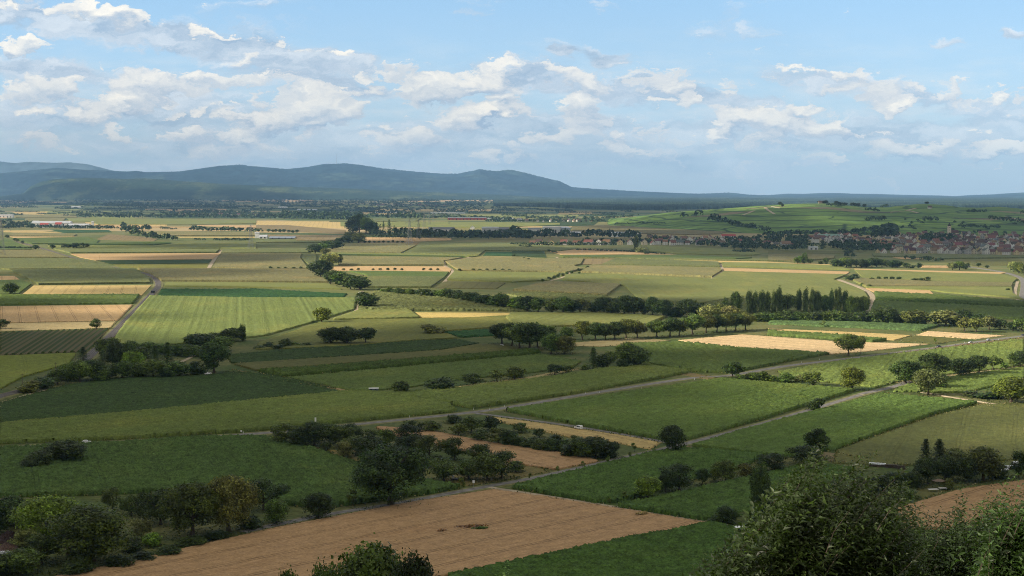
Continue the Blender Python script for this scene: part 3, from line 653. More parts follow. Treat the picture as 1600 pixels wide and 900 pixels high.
# ================================================================ HILLS
def hill(name, sil, D0, Dr, D1, x0, x1, nu, nd, mat, ncol=0.0, nz=30., pw=1.0, seed=1, front=None, kind='structure', canopy=0.):
    """sil: photo outline of the crest; the crest stands Dr metres away and falls to the plain at D0 and D1"""
    px = np.linspace(x0, x1, nu); u = (px - 800) / F
    zs = np.maximum(CAMZ - (interp(sil, px) - HOR) / F * Dr, 0)
    d0 = np.full(nu, float(D0)) if front is None else interp(front, px)
    tt = np.concatenate([np.linspace(0, 1, nd), np.linspace(1, 2, nd // 3 + 2)[1:]])
    T_, U_ = np.meshgrid(tt, u, indexing='ij'); ZS = np.broadcast_to(zs, T_.shape); DF = np.broadcast_to(d0, T_.shape)
    D = np.where(T_ <= 1, DF + (Dr - DF) * T_, Dr + (D1 - Dr) * (T_ - 1))
    sh = np.where(T_ <= 1, np.sin(np.clip(T_, 0, 1) * math.pi / 2) ** pw, np.cos(np.clip(T_ - 1, 0, 1) * math.pi / 2))
    Xw = U_ * D; n_ = fbm(Xw / 1500 , D / 1500, seed) * 2
    ed = np.sin(np.clip(T_ / 2, 0, 1) * math.pi) * (1 - np.exp(-((T_ - 1) / .12) ** 2))
    Z = ZS * sh + n_ * nz * ed * np.clip(ZS / 60, 0, 1)
    lim = CAMZ - (CAMZ - ZS) / Dr * D      # never hide the crest
    Z = np.where(T_ < 1, np.minimum(Z, np.where(ZS > CAMZ, CAMZ + (ZS - CAMZ) * D / Dr, CAMZ - (CAMZ - ZS) * D / Dr) - 0), Z)
    Z = np.maximum(Z, -8) - 1.0
    if canopy: Z = Z + RN.random(Z.shape) * canopy
    ii = np.arange(Z.size).reshape(Z.shape); qd = np.stack([ii[:-1, :-1], ii[:-1, 1:], ii[1:, 1:], ii[1:, :-1]], -1).reshape(-1, 4)
    me = np_mesh(name, np.stack([Xw, D, Z], -1).reshape(-1, 3), qd, [mat], smooth=not canopy)
    o = bpy.data.objects.new(name, me); link(o); tag(o, kind=kind)
    return (px, tt, Z, D, Xw)
def terrain_mat(name, ca, cb, s1, thr=(.45, .6), s2=None, fine=.02, famp=.5, scy=1.0):
    m, t = new_mat(name); c = t.add('ShaderNodeTexCoord').outputs['Object']
    n1 = t.noise(t.mapv(c, sc=(1, scy, 1)), s1, 5., .6); n2 = t.noise(c, fine, 4., .7)
    col = t.mix(t.mr(n1, *thr), ca, cb); col = t.mix(1.0, col, gray(t, t.mr(n2, .25, .75, 1 - famp, 1 + famp)), 'MULTIPLY')
    p = t.add('ShaderNodeBsdfPrincipled', {'Base Color': col, 'Roughness': .95, 'Specular IOR Level': .08}); out(t, p.outputs[0]); return m
FORM = terrain_mat('far_forest_cover', (.012, .030, .038), (.042, .070, .058), .0010, (.52, .62), fine=.006, famp=.75)  # haze blue mixed into the forest colour
TERR = terrain_mat('terraced_hill_cover', (.025, .048, .026), (.085, .11, .045), .002, (.5, .62), fine=.008, scy=.4)
FAR_ = terrain_mat('far_range_cover', (.09, .13, .15), (.11, .15, .16), .0004, fine=.002)  # pale blue in the colour stands in for thicker haze
SIL_M = [(-80, 274), (0, 272), (40, 268), (90, 263), (130, 266), (200, 269), (215, 268), (230, 270), (280, 269), (310, 265), (345, 260), (370, 259), (400, 261), (450, 265), (480, 262), (505, 257.5), (540, 256), (560, 258),
         (600, 264), (650, 269), (690, 272), (715, 272), (737, 268), (750, 265), (765, 268), (785, 272), (810, 275), (850, 279), (875, 284), (893, 293), (940, 296.5), (1000, 300), (1050, 302), (1100, 304.5), (1150, 305.5), (1200, 306), (1700, 306)]
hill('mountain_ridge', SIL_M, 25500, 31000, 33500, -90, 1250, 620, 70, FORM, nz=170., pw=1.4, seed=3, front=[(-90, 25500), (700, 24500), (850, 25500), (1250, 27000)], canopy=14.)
SIL_R = [(880, 306), (1000, 303.5), (1060, 302), (1110, 303), (1135, 302), (1160, 305), (1200, 305), (1230, 302.5), (1255, 303), (1280, 301.5), (1310, 301.5), (1330, 302.5), (1370, 303), (1400, 304), (1440, 305), (1470, 305.5), (1490, 306.5), (1520, 304.5), (1550, 303.5), (1580, 301.5), (1610, 300), (1700, 301)]
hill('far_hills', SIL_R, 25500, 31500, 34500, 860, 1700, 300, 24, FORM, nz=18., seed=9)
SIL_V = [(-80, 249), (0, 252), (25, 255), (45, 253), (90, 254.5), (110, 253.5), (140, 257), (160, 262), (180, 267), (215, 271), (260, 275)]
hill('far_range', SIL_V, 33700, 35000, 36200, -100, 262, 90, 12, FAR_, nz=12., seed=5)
SIL_T = [(-80, 309), (0, 308), (38, 303), (50, 292), (66, 285), (85, 281.5), (110, 280), (150, 279), (200, 281), (225, 279.5), (260, 282), (300, 285), (360, 289), (420, 291.5), (500, 294), (560, 296), (620, 299), (700, 302), (780, 305), (850, 309), (900, 312)]
hill('terraced_hill', SIL_T, 20500, 23000, 25000, -60, 900, 520, 50, TERR, nz=26., pw=.8, seed=21, canopy=14.)
# forest on the plain
CAN = terrain_mat('forest_canopy', (.020, .040, .028), (.055, .085, .045), .0009, (.42, .62), fine=.006, famp=.7)
def forest(x0, x1, front, D1, nu, nd, hmin=14, hmax=26, name='forest'):
    px = np.linspace(x0, x1, nu); u = (px - 800) / F; d0 = interp(front, px) * (1 + RN.normal(0, .004, nu))
    k = np.linspace(0, 1, nd); D = d0[None, :] * (D1 / d0[None, :]) ** k[:, None]
    Z = hmin + (hmax - hmin) * RN.random(D.shape); Z[0] = -1
    X = u[None, :] * D; ii = np.arange(Z.size).reshape(Z.shape); qd = np.stack([ii[:-1, :-1], ii[:-1, 1:], ii[1:, 1:], ii[1:, :-1]], -1).reshape(-1, 4)
    o = bpy.data.objects.new(name, np_mesh(name, np.stack([X, D, Z], -1).reshape(-1, 3), qd, [CAN])); link(o)
    tag(o, 'dark blue-green forest covering the plain below the far ridge', 'forest', kind='stuff')
yD = lambda y: CAMZ * F / (y - HOR)
forest(770, 1680, [(770, yD(322)), (850, yD(324)), (930, yD(327)), (1000, yD(328)), (1090, yD(327)), (1300, yD(326)), (1680, yD(326))], 23500, 900, 130)

# vineyard hill
vm, t = new_mat('vineyard_slope'); c = t.add('ShaderNodeTexCoord').outputs['Object']
w2 = t.noise(c, .002, 2., .5, out=1)
pc = t.add('ShaderNodeVectorMath', {0: t.mapv(c, rot=(0, 0, R(-18)), sc=(1 / 230., 1 / 150., 1 / 60.)), 1: t.add('ShaderNodeVectorMath', {0: w2, 3: 1.1}, operation='SCALE').outputs[0]}, operation='ADD').outputs[0]
vo = t.add('ShaderNodeTexVoronoi', {'Vector': pc, 'Scale': 1., 'Randomness': .6}, distance='CHEBYCHEV'); ve = t.add('ShaderNodeTexVoronoi', {'Vector': pc, 'Scale': 1., 'Randomness': .6}, feature='DISTANCE_TO_EDGE')
sc_ = t.add('ShaderNodeSeparateColor', {0: vo.outputs['Color']})
col = t.mix(sc_.outputs[0], (.085, .155, .030), (.15, .235, .05)); col = t.mix(t.m('GREATER_THAN', sc_.outputs[1], .95), col, (.2, .17, .09))
zc = t.add('ShaderNodeSeparateXYZ', {0: c}).outputs[2]
ter = t.m('LESS_THAN', t.m('ABSOLUTE', t.m('SUBTRACT', t.m('FRACT', t.m('ADD', t.m('DIVIDE', zc, 13.), t.m('MULTIPLY', t.noise(c, .0016, 2.), 3.))), .5)), .075)
col = t.mix(t.m('MULTIPLY', ter, .75), col, (.018, .04, .016)); col = t.mix(t.mr(ve.outputs[0], .03, .0), col, (.02, .045, .018))
col = t.mix(1.0, col, gray(t, t.mr(t.noise(c, .03, 4., .7), .25, .75, .75, 1.25)), 'MULTIPLY')
p = t.add('ShaderNodeBsdfPrincipled', {'Base Color': col, 'Roughness': .9, 'Specular IOR Level': .1}); out(t, p.outputs[0])
SIL_VY = [(930, 352), (960, 345), (985, 341), (1010, 336.5), (1050, 331.5), (1100, 328), (1150, 324), (1200, 320), (1250, 318), (1290, 317.3), (1320, 320), (1350, 323), (1385, 323.5), (1405, 321), (1430, 318.8), (1450, 318.3), (1475, 320), (1500, 323.5), (1530, 324), (1560, 322.5), (1600, 326), (1660, 330), (1720, 333)]
hp = hill('vineyard_hill', SIL_VY, 4300, 6000, 7200, 935, 1720, 300, 70, vm, nz=16., pw=.85, seed=33, front=[(935, 5600), (1000, 5150), (1100, 4700), (1200, 4450), (1400, 4300), (1720, 4250)])
def hill_z(px, D):
    pxs, tt, Z, DD, XX = hp; i = int(np.clip(np.searchsorted(pxs, px), 1, len(pxs) - 1)); col_ = DD[:, i]; k = len(col_)
    return float(np.interp(D, col_, Z[:, i]))
# ================================================================ TREE SHAPES (unit size: height 1, width about 1)
def leafquads(P, N, size, asp=1.0, jit=.5):
    """one four-cornered leaf clump at every point, facing roughly N"""
    n = len(P); N = N + RN.normal(0, jit, (n, 3)); N /= np.linalg.norm(N, axis=1)[:, None] + 1e-9
    A_ = RN.normal(0, 1, (n, 3)); A_ -= (A_ * N).sum(1)[:, None] * N; A_ /= np.linalg.norm(A_, axis=1)[:, None] + 1e-9
    B_ = np.cross(N, A_); s = size * RN.uniform(.6, 1.35, n)[:, None]
    k = RN.uniform(.55, 1.15, (n, 4, 1))
    Q = np.stack([P + A_ * s * k[:, 0], P + B_ * s * asp * k[:, 1], P - A_ * s * k[:, 2], P - B_ * s * asp * k[:, 3]], 1)
    return Q.reshape(-1, 3), np.arange(4 * n).reshape(n, 4)
def crown_pts(kind, n, seed):
    r = np.random.default_rng(seed)
    if kind == 's':       # spruce: drooping whorls of boughs
        P = []; N = []
        m = n // 9
        lev = r.random(m) ** .8; ang = r.random(m) * 6.283
        nl = 15
        lev = np.floor(lev * nl) / nl + r.normal(0, .008, m)
        wh = .5 * (1 - lev) ** .85 + .02
        bl = 8 + (r.random(m) * 0); ang = np.round(ang / 6.283 * 11) / 11 * 6.283 + np.floor(lev * nl) * 1.3 + r.normal(0, .14, m)
        for k in range(9):
            f = r.random(m) ** .6
            rr = wh * f * (.85 + .3 * np.sin(ang * 3 + lev * 40))
            z = .06 + .94 * lev - .10 * f * (1 - lev) + r.normal(0, .006, m)
            P.append(np.stack([np.cos(ang) * rr, np.sin(ang) * rr, z], 1) + r.normal(0, .008, (m, 3))); N.append(np.stack([np.cos(ang) * .5, np.sin(ang) * .5, np.ones(m)], 1))
        return np.concatenate(P), np.concatenate(N)
    cfg = {'r': (.05, 1.0, .45, 26, (.17, .27)), 'h': (.22, 1.0, .45, 20, (.17, .26)), 'b': (.0, 1.0, .43, 14, (.2, .32)), 'p': (.06, 1.0, .40, 22, (.13, .2)), 'w': (.1, 1.0, .42, 18, (.18, .28)), 'y': (.3, 1.0, .4, 7, (.15, .22)), 'o': (.12, 1.0, .47, 17, (.15, .25))}[kind]
    z0, z1, rad, nl, (ra, rb) = cfg
    zc, hz = (z0 + z1) / 2, (z1 - z0) / 2
    d = r.normal(0, 1, (nl, 3)); d /= np.linalg.norm(d, axis=1)[:, None]
    if kind in 'rhwo': d[:, 2] = np.abs(d[:, 2]) * r.choice([1, 1, -1], nl) * .95
    lr = r.uniform(ra, rb, nl)
    zs_ = hz if kind in ('p',) else hz
    f = r.uniform(.55, 1.0, nl)
    C_ = np.stack([d[:, 0] * (rad - lr * .75) * f * 1.25, d[:, 1] * (rad - lr * .75) * f * 1.25, zc + d[:, 2] * (hz - lr * .8) * 1.02], 1)
    if kind == 'p':
        C_[:, 2] = np.linspace(z0 + .12, z1 - .1, nl); w = 1 - np.abs(np.linspace(-.75, 1, nl)) ** 4 * .35; C_[:, :2] *= w[:, None]; lr = lr * 1.6
    if kind == 'o':
        C_ += r.normal(0, .04, C_.shape)
    nn = (n * lr ** 2 / (lr ** 2).sum()).astype(int) + 1
    P = []; N = []
    for i in range(nl):
        v = r.normal(0, 1, (nn[i], 3)); v /= np.linalg.norm(v, axis=1)[:, None]
        bump = 1 + .16 * np.sin(v[:, 0] * 7 + i) * np.sin(v[:, 1] * 8 + 2 * i) + .1 * np.sin(v[:, 2] * 13 + i)
        q_ = r.random(nn[i]) ** .28
        sz = np.array([1, 1, {'p': .8, 'b': .95}.get(kind, .82)])
        P.append(C_[i] + v * (lr[i] * bump * q_)[:, None] * sz); N.append(v + np.array([0, 0, .35]))
    P = np.concatenate(P); N = np.concatenate(N)
    # stragglers break the outline
    k = r.random(len(P)) < .05; P[k] += N[k] * r.uniform(.01, .05, (k.sum(), 1))
    # fewer leaves in the hidden middle
    rr = np.sqrt((P[:, 0] / rad) ** 2 + (P[:, 1] / rad) ** 2 + ((P[:, 2] - zc) / hz) ** 2)
    keep = (rr > .5) | (r.random(len(P)) < .35)
    P, N = P[keep], N[keep]
    ok = P[:, 2] > max(z0 - .02, .01)
    return P[ok], N[ok]
def trunk_mesh(kind, seed):
    r = random.Random(seed); mb = MB()
    top = {'s': .95, 'p': .9, 'y': .8}.get(kind, .62); tr = {'y': .018, 's': .02, 'p': .03, 'b': .02}.get(kind, .034)
    x = y = 0; pts = []; n = 6
    for i in range(n + 1):
        pts.append((x, y, top * i / n)); x += r.uniform(-.015, .015); y += r.uniform(-.015, .015)
    mb.tube(pts, [tr * 1.5] + [tr * (1 - .8 * i / n) for i in range(1, n + 1)], 7)
    if kind not in 'sp':
        for i in range(7):
            z = r.uniform(.2, .55) if kind in 'rwob' else r.uniform(.32, .6); a = i * 2.4 + r.uniform(-.4, .4); ln = r.uniform(.2, .36)
            p0 = Vector(pts[min(n, int(z / top * n))]); 
            mb.tube([p0, p0 + Vector((math.cos(a) * ln * .5, math.sin(a) * ln * .5, ln * .45)), p0 + Vector((math.cos(a) * ln, math.sin(a) * ln, ln * 1.1))], [tr * .5, tr * .32, tr * .12], 5)
    return mb.mesh('trunk', [BARK])
TPL = {}
LODN = {0: (17000, .018), 1: (6500, .028), 2: (1900, .048), 3: (420, .085)}
def template(kind, lod, var):
    key = (kind, lod, var)
    if key not in TPL:
        n, s = LODN[lod]
        if kind in 'y': n //= 3
        if kind == 'o': n = int(n * .75)
        if kind == 's': s *= .8
        if kind == 'p': s *= 1.15
        P, N = crown_pts(kind, n, hash((kind, var)) % 1000 if False else (ord(kind) * 13 + var * 7))
        V_, F_ = leafquads(P, N, s, .8 if kind != 's' else .55, .55 if kind != 's' else .25)
        TPL[key] = (np_mesh('crown', V_, F_, [LEAF]), trunk_mesh(kind, var * 5 + ord(kind)))
    return TPL[key]
NAMES = {'r': ('broadleaf_tree', 'tree'), 'h': ('broadleaf_tree', 'tree'), 'o': ('orchard_tree', 'fruit tree'), 'b': ('bush', 'bush'), 'p': ('poplar_tree', 'poplar'), 's': ('spruce_tree', 'spruce'), 'w': ('willow_tree', 'willow'), 'y': ('young_tree', 'young tree')}
KCOL = {'r': (.034, .062, .017), 'h': (.036, .062, .018), 'o': (.034, .056, .018), 'b': (.030, .055, .016), 'p': (.030, .054, .020), 's': (.013, .028, .014), 'w': (.085, .105, .058), 'y': (.05, .08, .025),}
COLN = {'d': ((.016, .031, .011), 'dark green'), 'n': (None, 'green'), 'g': ((.06, .11, .02), 'bright green'), 'y': ((.058, .078, .018), 'yellowish green'), 'w': ((.10, .12, .065), 'pale grey-green'), 'o': ((.044, .056, .020), 'olive green')}
NT_ = [0]; UG = []
def tree(px, py, h, w, kind='r', colr='n', z=None, pos=None, label=None, group=None, small=None):
    """foot at photo pixel (px, py) on the plain; h and w are photo pixels turned into metres there"""
    NT_[0] += 1; i = NT_[0]
    p = pos if pos is not None else G(px, py)
    if z is not None: p = Vector((p.x, p.y, z))
    k = 1.0 / ppm(p); H = h * k * 1.05; W = w * k * (1.02 if kind == 'p' else 1.26)
    r = random.Random(i * 31); lod = 0 if h > 60 else 1 if h > 25 else 2 if h > 11 else 3
    if kind == 's' and lod > 0 and h > 18: lod = 1
    me, tr = template(kind, lod, r.randrange(3 if lod < 2 else 4))
    c = COLN[colr][0] or KCOL[kind]; q = r.uniform(.85, 1.18); q *= (1.75 if py > 640 else 2.05) if pos is None else 1.2; q *= .72 if colr in 'yw' and lod < 3 else 1; c = (c[0] * q * (1.05 if colr in 'yw' else 1.18) * r.uniform(.9, 1.1), c[1] * q, c[2] * q * .58, 1)  # leaf colour raised for the middle distance to look sunlit
    nm, cat = NAMES[kind]; rz = r.uniform(0, 6.28)
    wx = W / .92
    if small is None: small = h < 13
    if kind == 'b' or small:
        if small and kind != 'b':
            key = ('joined', kind, lod, me.name)
            if key not in TPL:
                V1 = np.zeros(len(me.vertices) * 3, np.float32); me.vertices.foreach_get('co', V1); V1 = V1.reshape(-1, 3)
                V2 = np.zeros(len(tr.vertices) * 3, np.float32); tr.vertices.foreach_get('co', V2); V2 = V2.reshape(-1, 3)
                f2 = [list(p_.vertices) for p_ in tr.polygons if len(p_.vertices) == 4]
                TPL[key] = np_mesh('small_tree', np.concatenate([V1, V2]), np.concatenate([np.arange(len(V1)).reshape(-1, 4), np.array(f2) + len(V1)]), [LEAF, BARK], mi=[0] * (len(V1) // 4) + [1] * len(f2))
            me = TPL[key]
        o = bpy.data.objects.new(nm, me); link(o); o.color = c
    else:
        o = bpy.data.objects.new(nm, None); link(o); o.empty_display_size = .3
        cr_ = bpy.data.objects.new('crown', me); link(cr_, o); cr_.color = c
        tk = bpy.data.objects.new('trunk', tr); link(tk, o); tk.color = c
    o.location = p - Vector((0, 0, .04 * H if kind == 'b' else 0)); o.scale = (wx, wx, H); o.rotation_euler = (0, 0, rz)
    if pos is None and p.y < 1700 and kind not in 'y': UG.append((p, W, H))
    tag(o, label, cat, group); o['_c'] = COLN[colr][1]; return o
USED = set()
def stand(phrase, group, lst, noun=None, z=None):
    """a row or cluster; every member's label counts from the left and is checked to be unique"""
    obs = []
    for t_ in lst:
        px, py, h, w = t_[:4]; kind = t_[4] if len(t_) > 4 else 'r'; c = t_[5] if len(t_) > 5 else 'n'
        obs.append((px, h, w, tree(px, py, h, w, kind, c), kind))
    obs.sort(key=lambda q: q[0])
    cnt = {}
    for q in obs: cnt[q[3]['category']] = cnt.get(q[3]['category'], 0) + 1
    num = {}
    for px, h, w, o, kind in obs:
        cat = o['category']; num[cat] = num.get(cat, 0) + 1
        col_ = o['_c']; del o['_c']
        if cnt[cat] == 1: lb = f"{col_} {cat} {phrase}"
        else:
            hs = sorted(x[1] for x in obs)
            adj = 'tall ' if h == hs[-1] and hs[-1] > 1.15 * hs[max(0, len(hs) - 2)] else ''
            lb = f"{ORD[num[cat] - 1]} {adj}{col_} {cat} from left {phrase}"
        if len(lb.split()) > 16: print("LONG", lb)
        assert lb not in USED, lb
        USED.add(lb); o['label'] = lb
        if cnt[cat] > 1 and group: o['group'] = group
# ---- foreground left orchard
stand('in the maize field behind the orchard', 'trees in the large maize field', [(55, 732, 28, 45, 'b', 'd'), (105, 724, 36, 54, 'r', 'd')])
stand('in the orchard behind brown wheat', 'orchard by the brown wheat field', [
    (176, 797, 34, 26, 'o'), (205, 805, 30, 28, 'o'), (224, 812, 42, 26, 'o', 'd'), (251, 820, 54, 48, 'o', 'd'), (300, 838, 82, 78, 'r', 'y'), (358, 832, 88, 72, 'r', 'o'),
    (218, 843, 32, 30, 'o', 'w'), (207, 862, 20, 28, 'b', 'd'), (238, 854, 22, 24, 'b', 'g'), (72, 846, 70, 84, 'r', 'g'), (143, 877, 86, 112, 'r', 'y'), (65, 882, 46, 46, 'o'),
    (20, 822, 46, 52, 'r', 'd'), (-6, 835, 55, 46, 'r', 'd'), (38, 858, 30, 34, 'o', 'w'), (34, 898, 40, 56, 'r', 'n'), (2, 896, 34, 44, 'b', 'd'), (413, 797, 46, 50, 'o', 'd'), (432, 818, 38, 36, 'r', 'n'),
    (390, 826, 22, 32, 'b', 'd'), (262, 868, 16, 34, 'b', 'd'), (185, 886, 18, 40, 'b', 'd'), (300, 852, 14, 40, 'b', 'd'), (340, 843, 14, 38, 'b', 'd'), (120, 896, 20, 50, 'b', 'd'), (225, 876, 14, 34, 'b', 'd')])
stand('beside the shaded farm road', 'trees along the shaded farm road', [(497, 810, 40, 40, 'r', 'd'), (552, 790, 24, 18, 'y'), (611, 789, 94, 90, 'r', 'd'), (722, 770, 24, 10, 'y'), (872, 742, 14, 7, 'y'), (910, 733, 13, 7, 'y'), (949, 727, 17, 8, 'y'), (985, 719, 13, 6, 'y'), (828, 752, 13, 5, 'y')])
stand('in the orchard before the crossroads', 'orchard in front of the crossroads', [
    (442, 694, 32, 40, 'o'), (468, 699, 30, 40, 'o', 'd'), (492, 698, 38, 44, 'o', 'd'), (516, 693, 30, 42, 'o'), (531, 696, 30, 36, 'o'), (550, 691, 28, 30, 'o', 'd'), (510, 708, 18, 18, 'o'), (536, 716, 26, 24, 'o', 'w'),
    (556, 712, 30, 34, 'o'), (576, 727, 44, 46, 'o', 'd'), (602, 701, 30, 28, 'o'), (578, 685, 14, 20, 'o'), (636, 696, 32, 42, 'o', 'd'), (642, 714, 34, 36, 'o', 'd'), (672, 716, 34, 40, 'o'), (710, 719, 34, 28, 'o', 'd'),
    (693, 752, 34, 40, 'o'), (733, 749, 30, 34, 'o'), (746, 723, 28, 32, 'o', 'd'), (762, 752, 44, 42, 'o'), (784, 748, 42, 42, 'o', 'd'), (806, 738, 18, 22, 'o'), (660, 730, 22, 30, 'b'), (620, 724, 26, 34, 'b', 'd')])
stand('between the brown and golden strips', 'hedge trees between the wheat strips', [
    (645, 673, 15, 26, 'o'), (672, 675, 17, 30, 'o'), (710, 661, 13, 24, 'b', 'd'), (716, 681, 19, 22, 'o'), (737, 676, 24, 30, 'o'), (768, 673, 22, 26, 'o', 'd'), (753, 689, 18, 28, 'o'), (779, 694, 25, 30, 'o'), (797, 696, 24, 30, 'b', 'd'),
    (814, 676, 15, 20, 'o'), (812, 698, 18, 24, 'b', 'd'), (828, 700, 18, 28, 'b', 'd'), (843, 684, 14, 16, 'o', 'd'), (846, 704, 19, 28, 'b'), (862, 706, 22, 26, 'b', 'd'), (880, 706, 20, 26, 'b'), (898, 695, 15, 14, 'o'), (893, 714, 22, 30, 'b', 'd'),
    (912, 715, 32, 40, 'b', 'n'), (931, 716, 34, 42, 'r', 'd'), (951, 715, 26, 30, 'b', 'd'), (868, 690, 12, 20, 'b', 'd'), (991, 706, 14, 11, 'y'), (1022, 709, 8, 6, 'y')])
stand('with round crown where golden strip meets farm road', None, [(1050, 707, 42, 38, 'r', 'd')])
stand('on the grass between maize plots', 'trees on the grass strip between maize plots', [
    (952, 790, 14, 6, 'y'), (978, 782, 14, 12, 'y'), (1012, 778, 34, 38, 'r', 'g'), (1040, 769, 28, 24, 'o', 'd'), (1061, 767, 40, 44, 'o', 'd'), (1097, 759, 26, 20, 'o', 'd'), (1116, 754, 20, 14, 'o'), (1133, 754, 34, 30, 'o', 'n'), (1162, 746, 22, 24, 'o', 'o'),
    (1210, 736, 26, 40, 'o', 'd'), (1256, 727, 30, 42, 'o', 'd'), (1277, 716, 44, 32, 'o', 'd')])
stand('by the track behind the leafy foreground trees', 'trees by the track below the maize', [(1187, 813, 80, 34, 'p', 'n'), (1135, 817, 28, 30, 'b', 'd'), (1117, 819, 16, 22, 'b', 'd'), (1205, 818, 44, 26, 'r', 'd'), (1222, 790, 30, 30, 'b', 'd')])
stand('around the garden with the white tables', 'trees around the garden', [
    (1446, 742, 56, 32, 's', 'd'), (1467, 738, 52, 38, 's', 'd'), (1490, 740, 40, 38, 'r', 'w'), (1450, 756, 42, 36, 'r', 'd'), (1477, 752, 40, 34, 'r', 'd'), (1508, 753, 38, 32, 'r', 'd'), (1537, 751, 52, 52, 'r', 'o'), (1592, 748, 42, 22, 'o', 'd'),
    (1425, 762, 28, 34, 'b', 'd'), (1400, 762, 26, 34, 'b', 'd'), (1378, 766, 24, 34, 'b', 'd'), (1352, 772, 26, 34, 'b', 'd'), (1560, 748, 24, 28, 'b', 'd'), (1482, 765, 18, 14, 'b', 'o'), (1330, 788, 30, 44, 'b', 'd'), (1410, 778, 18, 40, 'b')])
# ---- railway copse, left
stand('in the copse beside the railway', 'copse beside the railway', [
    (130, 568, 26, 24, 's', 'd'), (170, 563, 36, 34, 'r', 'n'), (160, 572, 26, 16, 's', 'd'), (183, 575, 40, 30, 'r', 'd'), (199, 560, 24, 24, 'r'), (207, 578, 30, 28, 'r', 'g'), (222, 560, 18, 30, 'b'), (242, 570, 30, 26, 's', 'd'), (262, 577, 42, 30, 's', 'd'),
    (240, 589, 27, 38, 'r', 'n'), (217, 588, 22, 26, 'b'), (191, 591, 26, 32, 'r'), (170, 592, 24, 28, 'b', 'n'), (147, 593, 30, 34, 'r', 'd'), (125, 596, 32, 34, 'r', 'n'), (104, 595, 26, 30, 'b'), (90, 601, 24, 28, 'o'), (68, 607, 18, 32, 'b', 'd'), (45, 613, 19, 32, 'b', 'o'),
    (334, 583, 48, 40, 'r', 'd'), (281, 587, 24, 34, 'r'), (307, 586, 22, 26, 'b', 'd'), (296, 557, 20, 30, 'b'), (275, 555, 18, 30, 'b'), (252, 552, 16, 30, 'b'), (314, 540, 20, 38, 'b', 'd'), (338, 533, 14, 26, 'b', 'd'), (362, 534, 22, 30, 'r', 'd'), (379, 532, 22, 13, 'p', 'd'),
    (348, 549, 24, 30, 'r'), (300, 538, 16, 24, 'b', 'd'), (326, 560, 22, 28, 'b', 'd'), (232, 548, 14, 28, 'b'), (205, 548, 16, 26, 'b'), (158, 595, 20, 26, 'b'), (262, 590, 18, 24, 'b', 'd')])
stand('standing alone in the field left of the railway', None, [(16, 461, 20, 22, 'r', 'd')])
stand('on the tan wheat by the railway', 'lone trees on the tan wheat', [(151, 514, 16, 17, 'o', 'd'), (1, 514, 15, 20, 'o', 'd')])
# ---- middle
stand('at the foot of the pale maize field', None, [(503, 504, 23, 24, 'r', 'y')])
stand('beside the track where the brook turns', 'trees beside the brook track', [(573, 481, 23, 32, 'r', 'd'), (566, 472, 16, 18, 'r', 'd')])
stand('in the dark group above the potato field', 'dark group above the potato field', [(516, 538, 27, 36, 'r', 'd'), (543, 538, 27, 36, 'r', 'd'), (571, 537, 25, 26, 'h', 'd')])
stand('alone on the olive field before the brook', None, [(676, 522, 16, 34, 'b', 'o')])
stand('in the low scrub', 'low scrub by the potato field', [(420, 543, 9, 17, 'b', 'd'), (446, 542, 13, 17, 'b', 'd'), (462, 541, 7, 14, 'b'), (405, 545, 6, 14, 'b', 'd'), (435, 545, 7, 20, 'b', 'd'), (478, 541, 6, 16, 'b', 'd')])
stand('on the strip beside the grey wagon', 'row of trees beside the wagon', [(627, 616, 20, 23, 'r', 'd'), (688, 610, 20, 40, 'b', 'd'), (739, 602, 18, 27, 'o', 'd'), (777, 597, 18, 20, 'o'), (804, 593, 20, 26, 'o'), (810, 590, 14, 18, 'b'), (867, 586, 17, 20, 'o', 'd'), (884, 584, 14, 20, 'o'), (914, 578, 9, 12, 'b')])
stand('in the large dark group in the middle', 'large dark group in the middle', [(784, 538, 32, 34, 'h', 'd'), (800, 541, 36, 30, 'h', 'd'), (812, 546, 40, 38, 'h', 'n'), (828, 547, 42, 44, 'h', 'd'), (852, 531, 24, 26, 'h'), (861, 553, 32, 28, 'r', 'n'), (882, 553, 28, 30, 'r', 'o'), (872, 546, 24, 24, 'r', 'd'), (840, 543, 36, 30, 'h', 'd')])
stand('in the row behind the tan strip', 'row behind the tan strip', [(885, 526, 16, 18, 'b'), (910, 531, 29, 28, 'h', 'y'), (930, 532, 28, 26, 'h', 'd'), (946, 532, 26, 24, 'h', 'd'), (961, 531, 28, 26, 'h', 'd'), (978, 529, 30, 28, 'h', 'o'), (996, 528, 26, 28, 'h', 'o')])
stand('in the tall avenue left of the bright wheat', 'avenue left of the bright wheat', [
    (1026, 527, 26, 26, 'h'), (1047, 526, 30, 28, 'h', 'd'), (1061, 525, 24, 22, 'h'), (1082, 523, 32, 30, 'h', 'n'), (1103, 520, 28, 26, 'h', 'o'), (1120, 519, 27, 24, 'h', 'd'), (1135, 518, 28, 24, 'h', 'o'), (1149, 517, 28, 24, 'h', 'd'), (1165, 516, 27, 26, 'h', 'o')])
stand('with pale crown behind the tall avenue', 'pale willows behind the avenue', [(1107, 501, 24, 28, 'w'), (1123, 498, 24, 26, 'w', 'o'), (1141, 500, 22, 26, 'w', 'n')])
stand('in the dark copse above the farm road bend', 'copse above the farm road', [(927, 577, 34, 24, 's', 'd'), (941, 576, 24, 24, 'r', 'd'), (954, 567, 19, 18, 'r'), (978, 573, 38, 36, 'r', 'n'), (994, 574, 32, 36, 'r', 'd'), (972, 577, 16, 18, 'b', 'd')])
